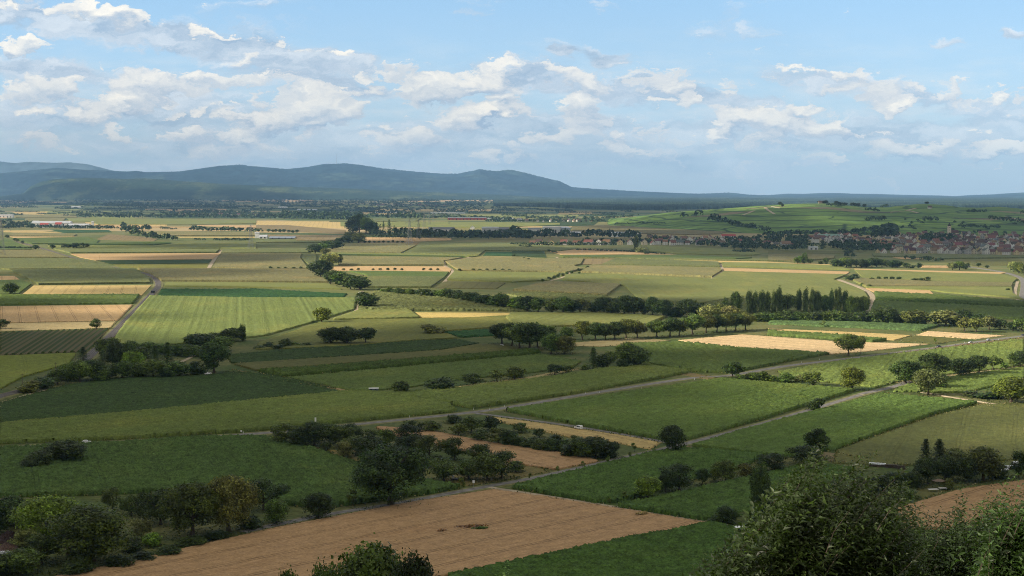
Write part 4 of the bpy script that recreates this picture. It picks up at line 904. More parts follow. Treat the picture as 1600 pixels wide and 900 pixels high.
stand('along the main road in the middle', 'trees along the middle of the main road', [(1144, 591, 24, 30, 'o', 'd'), (1154, 595, 11, 18, 'b'), (1180, 594, 13, 20, 'b'), (1195, 595, 16, 18, 'b'), (1208, 596, 10, 16, 'b'), (1227, 597, 15, 22, 'b'), (1250, 597, 12, 16, 'b', 'w'), (1270, 603, 21, 30, 'o', 'n'), (1170, 592, 9, 14, 'b', 'd')])
stand('beside the farm road before the road junction', None, [(1332, 609, 35, 36, 'r', 'y')])
stand('overhanging the tan wheat by the main road', 'trees at the bright wheat', [(1325, 556, 33, 34, 'h', 'n'), (1345, 553, 28, 12, 'h', 'o')])
stand('round and dark beside the farm road across the maize', None, [(1275, 641, 20, 24, 'b', 'd')])
stand('among the group at the right-hand junction', 'group at the junction', [(1415, 599, 35, 40, 'r', 'd'), (1437, 596, 32, 34, 'r', 'd'), (1459, 592, 40, 44, 'r', 'd'), (1450, 617, 40, 40, 'r', 'w'), (1468, 606, 24, 26, 'b', 'd')])
stand('among the meadow trees at right', 'meadow trees at the right edge', [(1499, 587, 27, 34, 'r', 'd'), (1529, 584, 28, 32, 'h', 'd'), (1552, 579, 23, 22, 'h'), (1569, 575, 10, 10, 'b'), (1580, 575, 14, 9, 'y'), (1594, 574, 26, 28, 'r', 'd')])
stand('beside the track at the right edge', 'beside the track at the right edge', [(1580, 629, 40, 54, 'r', 'y'), (1520, 620, 9, 30, 'b', 'd'), (1540, 622, 10, 34, 'b', 'd'), (1556, 623, 12, 26, 'b', 'd')])
stand('beside the dark car on the main road', None, [(1462, 537, 9, 9, 'y')])
stand('at the edge of the bluish green crop strip', None, [(1286, 511, 9, 8, 'y')])
# brook hedge: long line of trees from left to right
r_ = random.Random(3); L_ = []
for x in range(592, 800, 8):
    y = float(np.interp(x, [590, 650, 690, 730, 790, 800], [457, 463, 466, 472, 483, 485])); h = float(np.interp(x, [590, 680, 720, 800], [8, 14, 17, 19])) * r_.uniform(.8, 1.25)
    L_.append((x + r_.uniform(-2, 2), y + r_.uniform(-1, 1), h, h * r_.uniform(1.0, 1.35), r_.choice('rrb'), r_.choice('ndd')))
stand('in the western brook hedge', 'western half of the brook hedge', L_)
L_ = [(810, 486, 22, 26), (825, 487, 24, 26, 'r', 'd'), (841, 488, 23, 26), (863, 489, 24, 26, 'r', 'y'), (880, 490, 26, 32, 'r', 'n'), (907, 489, 22, 28, 'r', 'o'), (895, 490, 20, 26, 'r', 'd'), (929, 489, 18, 24, 'b', 'n'), (944, 490, 26, 26, 'r', 'd'), (958, 491, 20, 24, 'b', 'd'),
      (975, 492, 30, 34, 'r', 'd'), (991, 492, 28, 28, 'r', 'd'), (1006, 492, 20, 18, 'r', 'd'), (1020, 493, 30, 22, 'r', 'd'), (1036, 495, 26, 32, 'r', 'd'), (1052, 495, 16, 22, 'b', 'd'), (1075, 496, 28, 32, 'r', 'd'), (1095, 497, 24, 26, 'r', 'd'), (1060, 494, 12, 18, 'b', 'd')]
stand('in the middle brook hedge', 'middle stretch of the brook hedge', L_)
L_ = []
for (x, y, h, w) in [(1134, 492, 24, 11), (1150, 492, 33, 15), (1170, 490, 33, 10), (1180, 490, 29, 10), (1190, 490, 32, 11), (1200, 490, 30, 9), (1209, 491, 31, 10), (1218, 491, 36, 11), (1231, 490, 29, 20), (1248, 489, 34, 8.5), (1259, 491, 36, 9), (1269, 491, 35, 9.5), (1278, 491, 34, 9),
                     (1289, 490, 28, 16), (1299, 490, 32, 8), (1309, 491, 37, 10.5), (1320, 491, 34, 9.5), (1330, 492, 28, 15), (1340, 492, 28, 13), (1350, 492, 28, 14)]:
    L_.append((x, y, h * r_.uniform(.98, 1.08), w * r_.uniform(1.0, 1.15), 'p' if w < 13 else 'r', 'n'))
stand('in the poplar row by the brook', 'poplar row by the brook', L_)
L_ = []
for x in range(1186, 1440, 11):
    y = float(np.interp(x, [1180, 1350, 1440], [502, 504, 508])); h = 15 * r_.uniform(.85, 1.3); L_.append((x, y, h, h * 1.35, 'b', r_.choice('ndn')))
L_ += [(1384, 506, 28, 34, 'r', 'd'), (1429, 508, 24, 36, 'r', 'o'), (1462, 509, 18, 24, 'r', 'd'), (1477, 510, 25, 38, 'r', 'w'), (1492, 510, 20, 20, 'r', 'd'), (1507, 518, 22, 22, 'h', 'o'), (1525, 519, 22, 26, 'h', 'o'), (1506, 506, 22, 24, 'r', 'd'), (1530, 508, 18, 22, 'r', 'd'), (1545, 515, 21, 22, 'r', 'w'), (1563, 515, 16, 20, 'r', 'd'), (1583, 517, 15, 18, 'r', 'd'), (1596, 518, 21, 20, 'r', 'n')]
stand('in the eastern brook hedge', 'eastern part of the brook hedge', L_)
# brook trees running into the distance
stand('in the belt along the upper brook', 'winding tree belt along the upper brook', [
    (525, 443, 22, 26, 'r', 'd'), (537, 448, 25, 30, 'r', 'n'), (548, 452, 22, 24, 'r', 'd'), (562, 453, 23, 32, 'r', 'd'), (501, 435, 28, 32, 'r', 'd'), (511, 417, 20, 22, 'r', 'o'), (520, 415, 20, 24, 'w'), (529, 414, 17, 12, 'r', 'd'), (492, 397, 15, 22, 'r', 'd'), (503, 394, 14, 18, 'r'), (508, 398, 10, 14, 'r', 'o'),
    (519, 391, 16, 26, 'r', 'd'), (531, 382, 11, 16, 'r', 'd'), (545, 379, 12, 20, 'r', 'd'), (551, 366, 24, 19, 'r', 'd'), (561, 364, 29, 22, 'r', 'd'), (572, 365, 26, 20, 'r', 'n'), (580, 366, 20, 18, 'r', 'd'), (550, 378, 18, 20, 'r', 'o'), (560, 380, 16, 22, 'r', 'o'), (516, 444, 18, 18, 'r', 'd')])
stand('rising above the village trees at the brook', 'spruces at the brook', [(599, 359, 14, 7, 's', 'd'), (608, 359, 16, 9, 's', 'd'), (594, 360, 10, 7, 's', 'd'), (616, 361, 9, 6, 's', 'd')])
# ---- far single trees and rows
def row(phrase, group, xs, y, h, w=None, kind='r', c='d', j=.15):
    y0, y1 = y if hasattr(y, '__len__') else (y, y); n = len(xs)
    stand(phrase, group, [(x, y0 + (y1 - y0) * (x - xs[0]) / max(xs[-1] - xs[0], 1), h * r_.uniform(1 - j, 1 + j), (w or h * 1.15) * r_.uniform(.9, 1.1), kind, c) for x in xs])
row('in the row above long wheat', 'far row above the long wheat strip', [55, 82, 100, 108, 116, 119.5, 128, 136], (390, 387), 7.5)
row('on the grassy bank at the far left', 'trees on the far left bank', [12, 23, 35, 11, 27], (372, 378), 5)
row('in the row before the willow belt', 'row before the willow belt', [423, 435, 446, 459, 470], 421, 4.5)
row('in the row on the tan strip', 'row on the tan wheat strip', [537, 549, 560, 583, 594, 606, 617, 628, 662, 673, 684], 423, 4.2)
row('in the avenue behind the grey barns', 'avenue behind the grey barns', [420, 426, 431, 437.5, 444, 451, 457.5, 464], (362.5, 364), 4.8)
row('in the row by the first pylon', 'row by the pylon', [570, 577, 585, 592, 599, 607, 614, 621, 629], 379.5, 3.8)
row('in the row below the pale track', 'row below the pale track', [718, 740, 750, 761, 773, 785, 796], 424, 4.2)
row('in the row on the khaki field', 'row on the khaki field east', [803, 809, 819, 826, 875, 905], (401, 428), 3.6)
row('scattered on the far eastern plots', 'trees on the far eastern plots', [1362, 1373, 1384, 1394, 1405], (438, 438), 5.5)
stand('beside the far eastern plots', 'bushes beside the far eastern plots', [(1328, 438, 8, 14, 'b', 'd'), (1336, 437, 10, 14, 'b', 'd'), (1430, 440, 6, 12, 'b', 'd'), (1439, 440, 6, 10, 'b', 'd'), (1448, 440, 8, 11, 'b', 'd'), (1347, 446, 4, 6, 'b'), (1358, 449, 5, 7, 'b')])
stand('in the clump before the hillside village', 'clump before the hillside village', [(1246, 412, 10, 12, 'r'), (1250, 412, 12, 11, 'r'), (1257, 412, 16, 9, 'p'), (1266, 412, 8, 10, 'r'), (1283, 413, 6, 8, 'b', 'd'), (1290, 413, 11, 8, 'r')])
L_ = []
for x in range(1306, 1408, 8):
    h = 13 * r_.uniform(.8, 1.2); L_.append((x, 417.5 + r_.uniform(-1, 1), h, h * 1.25, 'r', r_.choice('dnd')))
L_ += [(1416, 419, 9, 11, 'r', 'd'), (1436, 419, 9, 8, 'r', 'd'), (1425, 419, 5, 9, 'b', 'd'), (1488, 422, 12, 14, 'r', 'w'), (1499, 422, 14, 16, 'r', 'n'), (1508, 421, 9, 9, 'r', 'd'), (1512, 418, 7, 7, 'r', 'd'), (1529, 417, 6, 7, 'r', 'd'), (1542, 419, 5, 6, 'r', 'd')]
stand('in the hedge before hillside village', 'long hedge before the hillside village', L_)
stand('as a solitary column before the middle village', None, [(994, 391, 21, 8, 'p', 'o')])
stand('beside the solitary poplar', 'bushes beside the solitary poplar', [(1001, 395, 9, 15, 'b', 'w'), (1010, 397, 5, 8, 'b'), (988, 394, 5, 8, 'b')])
stand('by the road bend at the far right', 'trees at the far right road bend', [(1584, 425, 16, 14, 'r', 'w'), (1592, 427, 18, 16, 'r', 'y'), (1600, 430, 18, 18, 'r', 'y'), (1575, 455, 5, 6, 'b', 'd')])
stand('in front of the wheat by the far brook', None, [(1326, 395, 7, 15, 'b', 'd')])
row('along the brown track in the far middle', 'trees along the brown far track', [848, 858, 866, 872, 880, 886, 893, 905, 918], (440, 420), 4.6, kind='b')

# ---- everything beyond that reads as one mass: hedges, village greenery, tree lines
def blob(cx, cy, cz, w, h):
    k = RN.integers(26, 40); P, N = None, None
    v = RN.normal(0, 1, (k, 3)); v /= np.linalg.norm(v, axis=1)[:, None]; v[:, 2] = np.abs(v[:, 2]) * 1.0 - .12
    P = v * np.array([w / 2, w / 2, h * .62]) + np.array([cx, cy, cz + h * .38]); return P, v
MV, MF, MO = [], [], 0
def add_blob(p, w, h):
    global MO
    P, N = blob(p.x, p.y, p.z, w, h); V_, F_ = leafquads(P, N, min(w, h) * .24, .9, .45); MV.append(V_); MF.append(F_ + MO); MO += len(V_)
def zat(px, p): return max(0.0, hill_z(px, p.y)) if (px > 940 and p.y > 4250) else 0.0
def line(pts, hpx, step=.8, j=.25):
    """belt of trees: px polyline, height in px"""
    for (x0, y0), (x1, y1) in zip(pts[:-1], pts[1:]):
        n = max(1, int(math.hypot(x1 - x0, (y1 - y0) * 3) / (hpx * step)))
        for i in range(n):
            s = (i + rnd.random() * .9) / n; x = x0 + (x1 - x0) * s; p = G(x, y0 + (y1 - y0) * s + rnd.uniform(-.15, .15)); p.z = zat(x, p); k = hpx / ppm(p) * rnd.uniform(1 - j, 1 + j); add_blob(p, k * 1.35, k)
def area(poly, n, hpx, jit=.3):
    xs_ = [p[0] for p in poly]; ys_ = [p[1] for p in poly]; c_ = 0; P_ = np.array(poly)
    while c_ < n:
        x = rnd.uniform(min(xs_), max(xs_)); y = rnd.uniform(min(ys_), max(ys_))
        if not inside(np.array([[x, y]]), P_)[0]: continue
        c_ += 1; p = G(x, y); p.z = zat(x, p); k = hpx / ppm(p) * rnd.uniform(1 - jit, 1 + jit); add_blob(p, k * 1.3, k)
for pts, h in (([(0, 321), (60, 320), (95, 321)], 3.5), ([(0, 325), (60, 325)], 4), ([(112, 321.5), (330, 323), (400, 326)], 5), ([(135, 322), (200, 324), (300, 325), (370, 327)], 5), ([(122, 340), (150, 341), (175, 341), (220, 341)], 8), ([(225, 341), (320, 341), (420, 342), (560, 345)], 7),
               ([(250, 335), (330, 334), (400, 336), (440, 338)], 5), ([(420, 341), (480, 342), (545, 344)], 10), ([(440, 337), (600, 341), (660, 343)], 9), ([(295, 361), (340, 362), (400, 363), (412, 364)], 7.5), ([(0, 357), (60, 356), (100, 357), (170, 358), (185, 358)], 5), ([(15, 354), (50, 354)], 8),
               ([(185, 362), (195, 361), (205, 366), (220, 371), (245, 375), (275, 377)], 11), ([(188, 355), (205, 360), (235, 361)], 9), ([(250, 358), (275, 359)], 3.5), ([(305, 376), (320, 376)], 5), ([(335, 376), (390, 376)], 4.5), ([(0, 389), (60, 389)], 4), ([(52, 389), (62, 389)], 8),
               ([(575, 368), (640, 371), (700, 373), (760, 374), (800, 374), (830, 375)], 12), ([(585, 372), (660, 374)], 8), ([(660, 342), (700, 341), (800, 344)], 5), ([(740, 343), (760, 343)], 7), ([(760, 347), (800, 347)], 5), ([(800, 372), (870, 372), (920, 372), (1000, 373)], 12), ([(805, 370), (812, 370)], 20), ([(840, 371), (862, 371)], 20),
               ([(830, 384), (880, 384), (930, 384), (960, 384)], 6), ([(800, 383), (830, 384)], 4), ([(900, 391), (985, 394), (1040, 398)], 3), ([(910, 380), (1000, 381), (1090, 383)], 8), ([(1090, 384), (1140, 388), (1180, 390)], 10), ([(1145, 394), (1170, 395), (1180, 394)], 5), ([(800, 347), (830, 346), (880, 347)], 4), ([(910, 344), (935, 344)], 6),
               ([(940, 342), (990, 342)], 4), ([(960, 352), (1040, 356)], 2), ([(1105, 357), (1150, 361), (1200, 365)], 8), ([(1068, 354), (1072, 354)], 9), ([(1090, 354), (1092, 354)], 8), ([(1115, 358), (1117, 358)], 11), ([(1195, 370), (1260, 367), (1330, 367), (1400, 364)], 8), ([(1290, 351), (1320, 350)], 4), ([(1350, 352), (1375, 354)], 5),
               ([(1376, 347), (1388, 348)], 4), ([(1355, 361), (1385, 360)], 9), ([(1440, 362), (1465, 362)], 8), ([(1510, 354), (1540, 354)], 5), ([(1590, 355), (1604, 355)], 9), ([(1545, 360), (1600, 362)], 7), ([(1500, 364), (1560, 365)], 5), ([(1323, 402), (1338, 402)], 7), ([(1415, 405), (1440, 407), (1475, 410)], 7), ([(1450, 369), (1500, 371)], 6),
               ([(0, 312), (60, 312)], 2.5), ([(680, 331), (760, 333), (820, 336)], 3), ([(840, 329), (900, 332)], 3), ([(560, 333), (650, 334)], 5), ([(820, 341), (900, 342)], 4), ([(700, 350), (703, 350)], 2), ([(812, 386), (830, 387)], 4), ([(856, 393), (872, 396)], 3)):
    line(pts, h)
for ys0 in range(300): pass
for _ in range(330):                       # copses and hedges scattered over the far plain
    y = 310 + 29 * rnd.random() ** 1.2; x = rnd.uniform(-20, 1100 if y > 328 else 820)
    if x < 380 and y < 314: continue
    l_ = rnd.uniform(4, 46); line([(x, y), (x + l_, y + rnd.uniform(-.3, .5))], rnd.uniform(1.6, 3.4), 1.0)
TOWN = [(1180, 372), (1290, 367), (1400, 361), (1600, 362), (1640, 399), (1440, 396), (1330, 392), (1180, 386)]
area(TOWN, 360, 4.6); area([(1140, 374), (1260, 370), (1260, 392), (1140, 390)], 120, 7); area([(1300, 384), (1400, 382), (1400, 394), (1300, 393)], 60, 9); area([(1000, 372), (1180, 374), (1180, 386), (1000, 382)], 70, 6)
area([(1370, 366), (1400, 364), (1400, 372), (1360, 374)], 30, 12); area([(1430, 372), (1500, 374), (1480, 382), (1430, 380)], 24, 10); area([(0, 348), (50, 348), (52, 358), (0, 358)], 26, 6); area([(50, 352), (160, 354), (170, 359), (50, 358)], 30, 4)
area([(270, 331), (420, 333), (420, 340), (270, 338)], 60, 5); area([(640, 366), (830, 368), (830, 374), (640, 372)], 90, 9); area([(270, 312), (500, 311), (560, 316), (500, 319), (270, 319)], 170, 2.2); area([(400, 318), (760, 322), (760, 330), (520, 330)], 220, 3)
area([(800, 344), (950, 345), (950, 348), (800, 347)], 40, 4)
area([(460, 309.5), (900, 312), (900, 322), (540, 320)], 620, 2.4); area([(0, 312), (60, 313), (60, 322), (0, 322)], 40, 2.5)
MASSM = leaf_mat('distant_foliage', .1, .1, .02, True)
mo = bpy.data.objects.new('distant_trees', np_mesh('distant_trees', np.concatenate(MV), np.concatenate(MF), [MASSM])); link(mo); mo.color = (.036, .06, .024, 1)
tag(mo, 'dark green belts of distant trees between far fields and villages', 'tree belts', kind='stuff')

# ---- undergrowth round the feet of trees and ragged grass along plot edges and roads
def scatter(name, label, cat, P, N, size, col, asp=.6):
    V_, F_ = leafquads(P, N, size, asp, .5); o = bpy.data.objects.new(name, np_mesh(name, V_, F_, [LEAF])); link(o); o.color = (*col, 1); tag(o, label, cat, kind='stuff')
PS = []
for p, W, H in UG:
    n = int(10 + 26 * W * min(1.0, 500 / p.y)); a = RN.uniform(0, 6.283, n); rr = np.sqrt(RN.random(n)) * W * RN.uniform(.42, .62)
    hh = RN.random(n) ** 1.6 * min(1.8, H * .22)
    PS.append(np.stack([p.x + np.cos(a) * rr * 1.25, p.y + np.sin(a) * rr * .9, hh * (1.1 - rr / (W * .65)) + .1], 1))
PS = np.concatenate(PS); scatter('undergrowth', 'tangled dark undergrowth around the feet of the trees', 'undergrowth', PS, np.tile([0, 0, 1.], (len(PS), 1)), .42, (.04, .06, .018))
PS = []
def edge_pts(a, b, wd, step=.8):
    L_ = math.hypot(b[0] - a[0], b[1] - a[1]); n = int(L_ / step)
    if n < 2: return
    s = RN.random(n); X = a[0] + (b[0] - a[0]) * s; Y = a[1] + (b[1] - a[1]) * s; dens = fbm(X / 9., Y / 9., 5, 3) + RN.random(n) * .3 - .1
    k = dens > -.05; nx_, ny_ = -(b[1] - a[1]) / L_, (b[0] - a[0]) / L_; w = RN.normal(0, wd, n)
    PS.append(np.stack([X + nx_ * w, Y + ny_ * w, RN.random(n) * .7 + .15], 1)[k])
for P_ in EDGES:
    for i in range(len(P_)): edge_pts(P_[i], P_[(i + 1) % len(P_)], .75, .42 if P_[i].y < 900 else .8)
PS = np.concatenate(PS); kk = RN.random(len(PS)) < .5; UPN = np.array([0, 0, 1.])
scatter('verge_tufts', 'straw coloured grass tufts along the plot edges', 'grass tufts', PS[kk], RN.normal(0, 1, (kk.sum(), 3)) * [1, 1, .3], .36, (.20, .17, .075), 1.3)
scatter('verge_weeds', 'green weeds along the plot edges', 'weeds', PS[~kk], RN.normal(0, 1, ((~kk).sum(), 3)) * [1, 1, .5], .40, (.085, .11, .028), 1.1)

for (x, y, rx, ry, c_, nm, lb) in ((735, 826, 22, 3.2, (.27, .15, .08), 'flattened_crop', 'reddish brown flattened streak in the brown wheat field'), (752, 829, 11, 2.0, (.07, .12, .03), 'weed_patch', 'green weed patch beside the flattened streak in the wheat'), (1003, 806, 9, 3, (.36, .27, .12), 'flattened_crop', 'pale flattened straw by the track at the wheat corner'), (690, 833, 6, 1.5, (.27, .16, .09), 'flattened_crop', 'small reddish streak left of the flattened streak')):
    n = 260; a = RN.normal(0, .42, (n, 2)); Q_ = [G(x + rx * u_, y - ry * .3 * u_ + ry * v_ * .6) for u_, v_ in a]; PQ = np.array([(q.x, q.y, .95 + RN.random() * .25) for q in Q_]); scatter(nm, lb, 'crop patch', PQ, np.tile([0, 0, 1.], (n, 1)), .6, c_)
# ================================================================ BUILDINGS
def objmat(name, rough=.85, var=.15, scale=.6):
    m, t = new_mat(name); oi = t.add('ShaderNodeObjectInfo'); c = t.add('ShaderNodeTexCoord').outputs['Object']
    n_ = t.noise(c, scale, 4., .6); col = t.mix(1.0, oi.outputs['Color'], gray(t, t.mr(n_, .3, .7, 1 - var, 1 + var)), 'MULTIPLY')
    p = t.add('ShaderNodeBsdfPrincipled', {'Base Color': col, 'Roughness': rough, 'Specular IOR Level': .2}); out(t, p.outputs[0]); return m
WALLM = objmat('rendered_wall', var=.08); ROOFM = objmat('roof_tiles', var=.25, scale=1.2); PANE = simple('window_pane', (.03, .035, .04), .2, spec=.6)
def house_mesh(w, d, h, rh, ov=.5, floors=2):
    mb = MB(); x, y = w / 2, d / 2
    mb.add([(-x, -y, 0), (x, -y, 0), (x, y, 0), (-x, y, 0), (-x, -y, h), (x, -y, h), (x, y, h), (-x, y, h), (-x, 0, h + rh), (x, 0, h + rh)],
           [(0, 1, 5, 4), (2, 3, 7, 6), (1, 2, 6, 9, 5), (3, 0, 4, 8, 7), (0, 3, 2, 1)])
    nw = max(2, int(w / 3.2))
    for f in range(floors):
        z = 1.0 + f * 2.7
        for i in range(nw):
            cx = -x + w * (i + .5) / nw
            for s in (-1, 1):
                mb.add([(cx - .55, s * (y + .03), z), (cx + .55, s * (y + .03), z), (cx + .55, s * (y + .03), z + 1.3), (cx - .55, s * (y + .03), z + 1.3)], [(0, 1, 2, 3)], 1)
        for cy in (-d * .25, d * .25):
            for s in (-1, 1):
                mb.add([(s * (x + .03), cy - .55, z), (s * (x + .03), cy + .55, z), (s * (x + .03), cy + .55, z + 1.3), (s * (x + .03), cy - .55, z + 1.3)], [(0, 1, 2, 3)], 1)
    wall = mb.mesh('house', [WALLM, PANE])
    rb = MB(); X = x + ov; Yv = y + ov; zl = h - ov * rh / y
    prof = [(-Yv, zl), (0, h + rh), (Yv, zl), (Yv, zl + .3), (0, h + rh + .32), (-Yv, zl + .3)]
    rb.prism(prof, -X, X, 0, axis='x')
    cb = MB(); cb.box(-x * .4, -x * .4 + .8, -.4, .4, h + rh - .8, h + rh + 1.1)
    return wall, rb.mesh('roof', [ROOFM]), cb.mesh('chimney', [ROOFM])
HM = [house_mesh(11, 9, 5.6, 4.2), house_mesh(14, 10, 5.8, 4.8), house_mesh(10, 8.5, 3.4, 4.6, floors=1), house_mesh(18, 10, 6., 4.4), house_mesh(12, 10, 8.2, 3.6, floors=3)]
WC = {'white': (.62, .61, .57), 'cream': (.55, .49, .36), 'grey': (.36, .36, .35), 'pale yellow': (.56, .47, .26)}
RC = {'red': (.155, .082, .064), 'brown': (.11, .068, .055), 'orange': (.20, .115, .078), 'grey': (.12, .12, .125), 'dark brown': (.07, .045, .04)}
NH = [0]
def house(px, py, label, group, wc, rc, m=None, rz=None, sc=1.0):
    NH[0] += 1; r = random.Random(NH[0] * 17); p = G(px, py)
    if px > 940 and p.y > 4250: p.z = max(0., hill_z(px, p.y) - .5)
    wl, rf, ch = HM[m if m is not None else r.choice([0, 0, 1, 1, 2, 3, 4])]
    o = bpy.data.objects.new('house', wl); link(o); o.location = p; o.rotation_euler = (0, 0, rz if rz is not None else r.choice([0, .3, 1.57, 1.3, -.4, .15, 1.8])); o.color = (*WC[wc], 1); o.scale = (sc * 1.08,) * 3
    rr = bpy.data.objects.new('roof', rf); link(rr, o); rr.color = (*[v * r.uniform(.85, 1.2) for v in RC[rc]], 1)
    cc = bpy.data.objects.new('chimney', ch); link(cc, rr); cc.color = (.2, .12, .09, 1)
    assert label not in USED, label
    USED.add(label); tag(o, label, 'house', group)
def village(rows, phrase, group, seed, roofs=('brown', 'brown', 'red', 'red', 'orange', 'dark brown', 'grey'), sc=1.0):
    r = random.Random(seed); RN_ = ['front', 'second', 'third', 'fourth', 'fifth', 'sixth', 'seventh', 'back']
    for k, (x0, x1, y0, y1, n) in enumerate(rows):
        for i in range(n):
            s = (i + .5 + r.uniform(-.32, .32)) / n; rc = r.choice(roofs); wc = r.choice(['white', 'white', 'cream', 'grey', 'white', 'pale yellow'])
            rn = '' if len(rows) == 1 else f', {RN_[k]} row'
            house(x0 + (x1 - x0) * s, y0 + (y1 - y0) * s + r.uniform(-.5, .5), f"{wc} house with {rc} roof, {ORD[i]} from left{rn}, {phrase}", group, wc, rc, sc=1.02 * sc * r.uniform(.85, 1.15))
village([(1368, 1600, 395, 398, 22), (1390, 1610, 391, 393, 20), (1340, 1610, 386, 388.5, 25), (1330, 1610, 382, 384, 26), (1330, 1606, 378.5, 380, 26), (1355, 1606, 375, 376, 24), (1365, 1606, 371.5, 372.5, 22), (1385, 1606, 367.5, 368, 16)], 'hillside village', 'houses of the hillside village', 4)
village([(1180, 1240, 384, 386, 8), (1270, 1350, 379, 381, 12), (1265, 1345, 374.5, 376.5, 12), (1275, 1340, 371, 372, 8)], 'hillside village west end', 'houses at the western end of the hillside village', 14, ('red', 'red', 'brown', 'orange', 'grey'))
village([(1000, 1130, 382, 384, 11), (1010, 1180, 378, 380, 11), (1010, 1120, 374.5, 375.5, 7)], 'middle village', 'houses of the middle village', 5)
village([(820, 995, 382.5, 382.5, 10)], 'wooded hamlet', 'houses of the wooded hamlet', 6, ('red', 'brown', 'orange', 'dark brown'))
village([(800, 930, 346.3, 346.6, 14)], 'far village by the gold strip', 'houses of the far village by the gold strip', 8)
village([(275, 420, 336, 337.5, 14)], 'far village behind the tree row', 'houses of the far village behind the tree row', 9)
village([(405, 490, 315.5, 316, 12), (410, 480, 313.3, 313.6, 10)], 'terraced hill village', 'houses under the terraced hill', 10, sc=1.35)
village([(585, 700, 322, 323, 11)], 'village under the ridge', 'houses under the ridge', 12, sc=1.4)
village([(0, 46, 350, 352, 7)], 'village at the far left', 'houses at the far left', 13)
# church
def church():
    p = G(1483, 369); p.z = max(0, hill_z(1483, p.y)); k = 1 / ppm(p)
    o = empty('church', p, R(8), 'cream church tower with dark onion top rising above the hillside village', 'church')
    TW = 3.7; H = 26
    mb = MB(); mb.box(-TW, TW, -TW, TW, 0, H); mb.box(-TW - .4, TW + .4, -TW - .4, TW + .4, H * .45, H * .45 + .5); mb.box(-TW - .5, TW + .5, -TW - .5, TW + .5, H, H + .8)
    t_ = mb.build('tower', WALLM, o); t_.color = (.60, .54, .42, 1)
    wb = MB()
    for s in (-1, 1):
        for zz in (8, 15, 21.5):
            wb.box(-.8, .8, s * (TW + .02), s * (TW + .08), zz, zz + 2.6); wb.box(s * (TW + .02), s * (TW + .08), -.8, .8, zz, zz + 2.6)
    wb.build('window', PANE, o)
    ob = MB(); prof = [(TW + .6, H + .8), (TW * 1.05, H + 2), (TW * 1.0, H + 3.6), (TW * .7, H + 5.2), (TW * .32, H + 6.4), (TW * .36, H + 7.6), (.1, H + 10)]; n = 12; vs = []
    for r0, z0 in prof:
        for i in range(n): vs.append((r0 * math.cos(i * 6.283 / n), r0 * math.sin(i * 6.283 / n), z0))
    ob.add(vs, [(a * n + i, a * n + (i + 1) % n, (a + 1) * n + (i + 1) % n, (a + 1) * n + i) for a in range(len(prof) - 1) for i in range(n)])
    c_ = ob.build('spire', ROOFM, o); c_.color = (.05, .04, .04, 1)
    nb = MB(); nb.box(TW, TW + 20, -6, 6, 0, 9); n_ = nb.build('nave', WALLM, o); n_.color = (.55, .5, .42, 1)
    rb = MB(); rb.prism([(-6.8, 8.4), (0, 16), (6.8, 8.4), (6.8, 8.8), (0, 16.4), (-6.8, 8.8)], TW, TW + 20.8, 0, axis='x'); r__ = rb.build('roof', ROOFM, o); r__.color = (.09, .05, .04, 1)
    o.scale = (1.05,) * 3
church()
# halls and barns
CORR = simple('sheet_metal_roof', (.5, .52, .54), .45, .3, var=.1, scale=.1)
CORW = simple('pale_cladding', (.62, .62, .6), .7, var=.08, scale=.2)
def hall(px, py, wpx, hpx, label, wall=CORW, roof=CORR, dm=28, rz=0, gable=.18, cat='hall', name='industrial_hall', doors=True, dx=0):
    p = G(px, py); k = 1 / ppm(p); w, h = wpx * k, hpx * k
    o = empty(name, p, rz, label, cat)
    mb = MB(); mb.prism([(-dm / 2, 0), (dm / 2, 0), (dm / 2, h * (1 - gable)), (0, h * .97), (-dm / 2, h * (1 - gable))], -w / 2, w / 2, 0, axis='x'); mb.build('wall', wall, o)
    rb = MB(); e = dm / 2 + .6; z0 = h * (1 - gable) - .1; rb.prism([(-e, z0), (0, h), (e, z0), (e, z0 + .35), (0, h + .35), (-e, z0 + .35)], -w / 2 - .5, w / 2 + .5, 0, axis='x'); rb.build('roof', roof, o)
    if doors:
        for i in range(max(2, int(w / 14))):
            cx = -w / 2 + w * (i + .5) / max(2, int(w / 14)); db = MB(); db.box(cx - 1.8, cx + 1.8, -dm / 2 - .06, -dm / 2 - .01, .4, h * .55); db.build('door', PANE, o)
    return o
RED = simple('red_sheet_roof', (.30, .06, .045), .7, var=.15); GRN = simple('green_sheet_roof', (.16, .26, .22), .6, var=.1); DGR = simple('dark_grey_roof', (.16, .17, .18), .7, var=.1)
hall(82, 354.5, 60, 9, 'long white factory hall at the left among trees', roof=CORR, dm=40, gable=.3)
hall(70, 355.5, 13, 7, 'white factory building with red roof at its front', roof=RED, dm=26, gable=.4)
hall(92, 355, 10, 7.5, 'small white block with reddish roof behind the factory', roof=RED, dm=22, gable=.4)
hall(56, 352, 9, 7, 'small white cube building at the factory western end', dm=20, gable=.1)
hall(124, 356.5, 32, 7, 'low white hall with grey roof at the factory eastern end', dm=34, gable=.35)
hall(145, 354.5, 3.2, 8.5, 'narrow white silo tower at the factory end', dm=9, gable=.1, name='silo', cat='silo', doors=False)
hall(10, 340, 22, 5, 'grey apartment blocks roof at the far left edge', dm=24, gable=.1)
hall(119, 325, 14, 2.6, 'grey isolated barn on the far plain', roof=CORR, dm=30, gable=.4, name='barn', cat='barn')
hall(128, 311.5, 46, 1.4, 'long pale greenhouse at the foot of the terraced hill', dm=60, gable=.5, name='greenhouse', cat='greenhouse')
hall(156, 311, 12, 2.2, 'taller pale shed beside the long greenhouse', dm=40, gable=.3, name='shed', cat='shed')
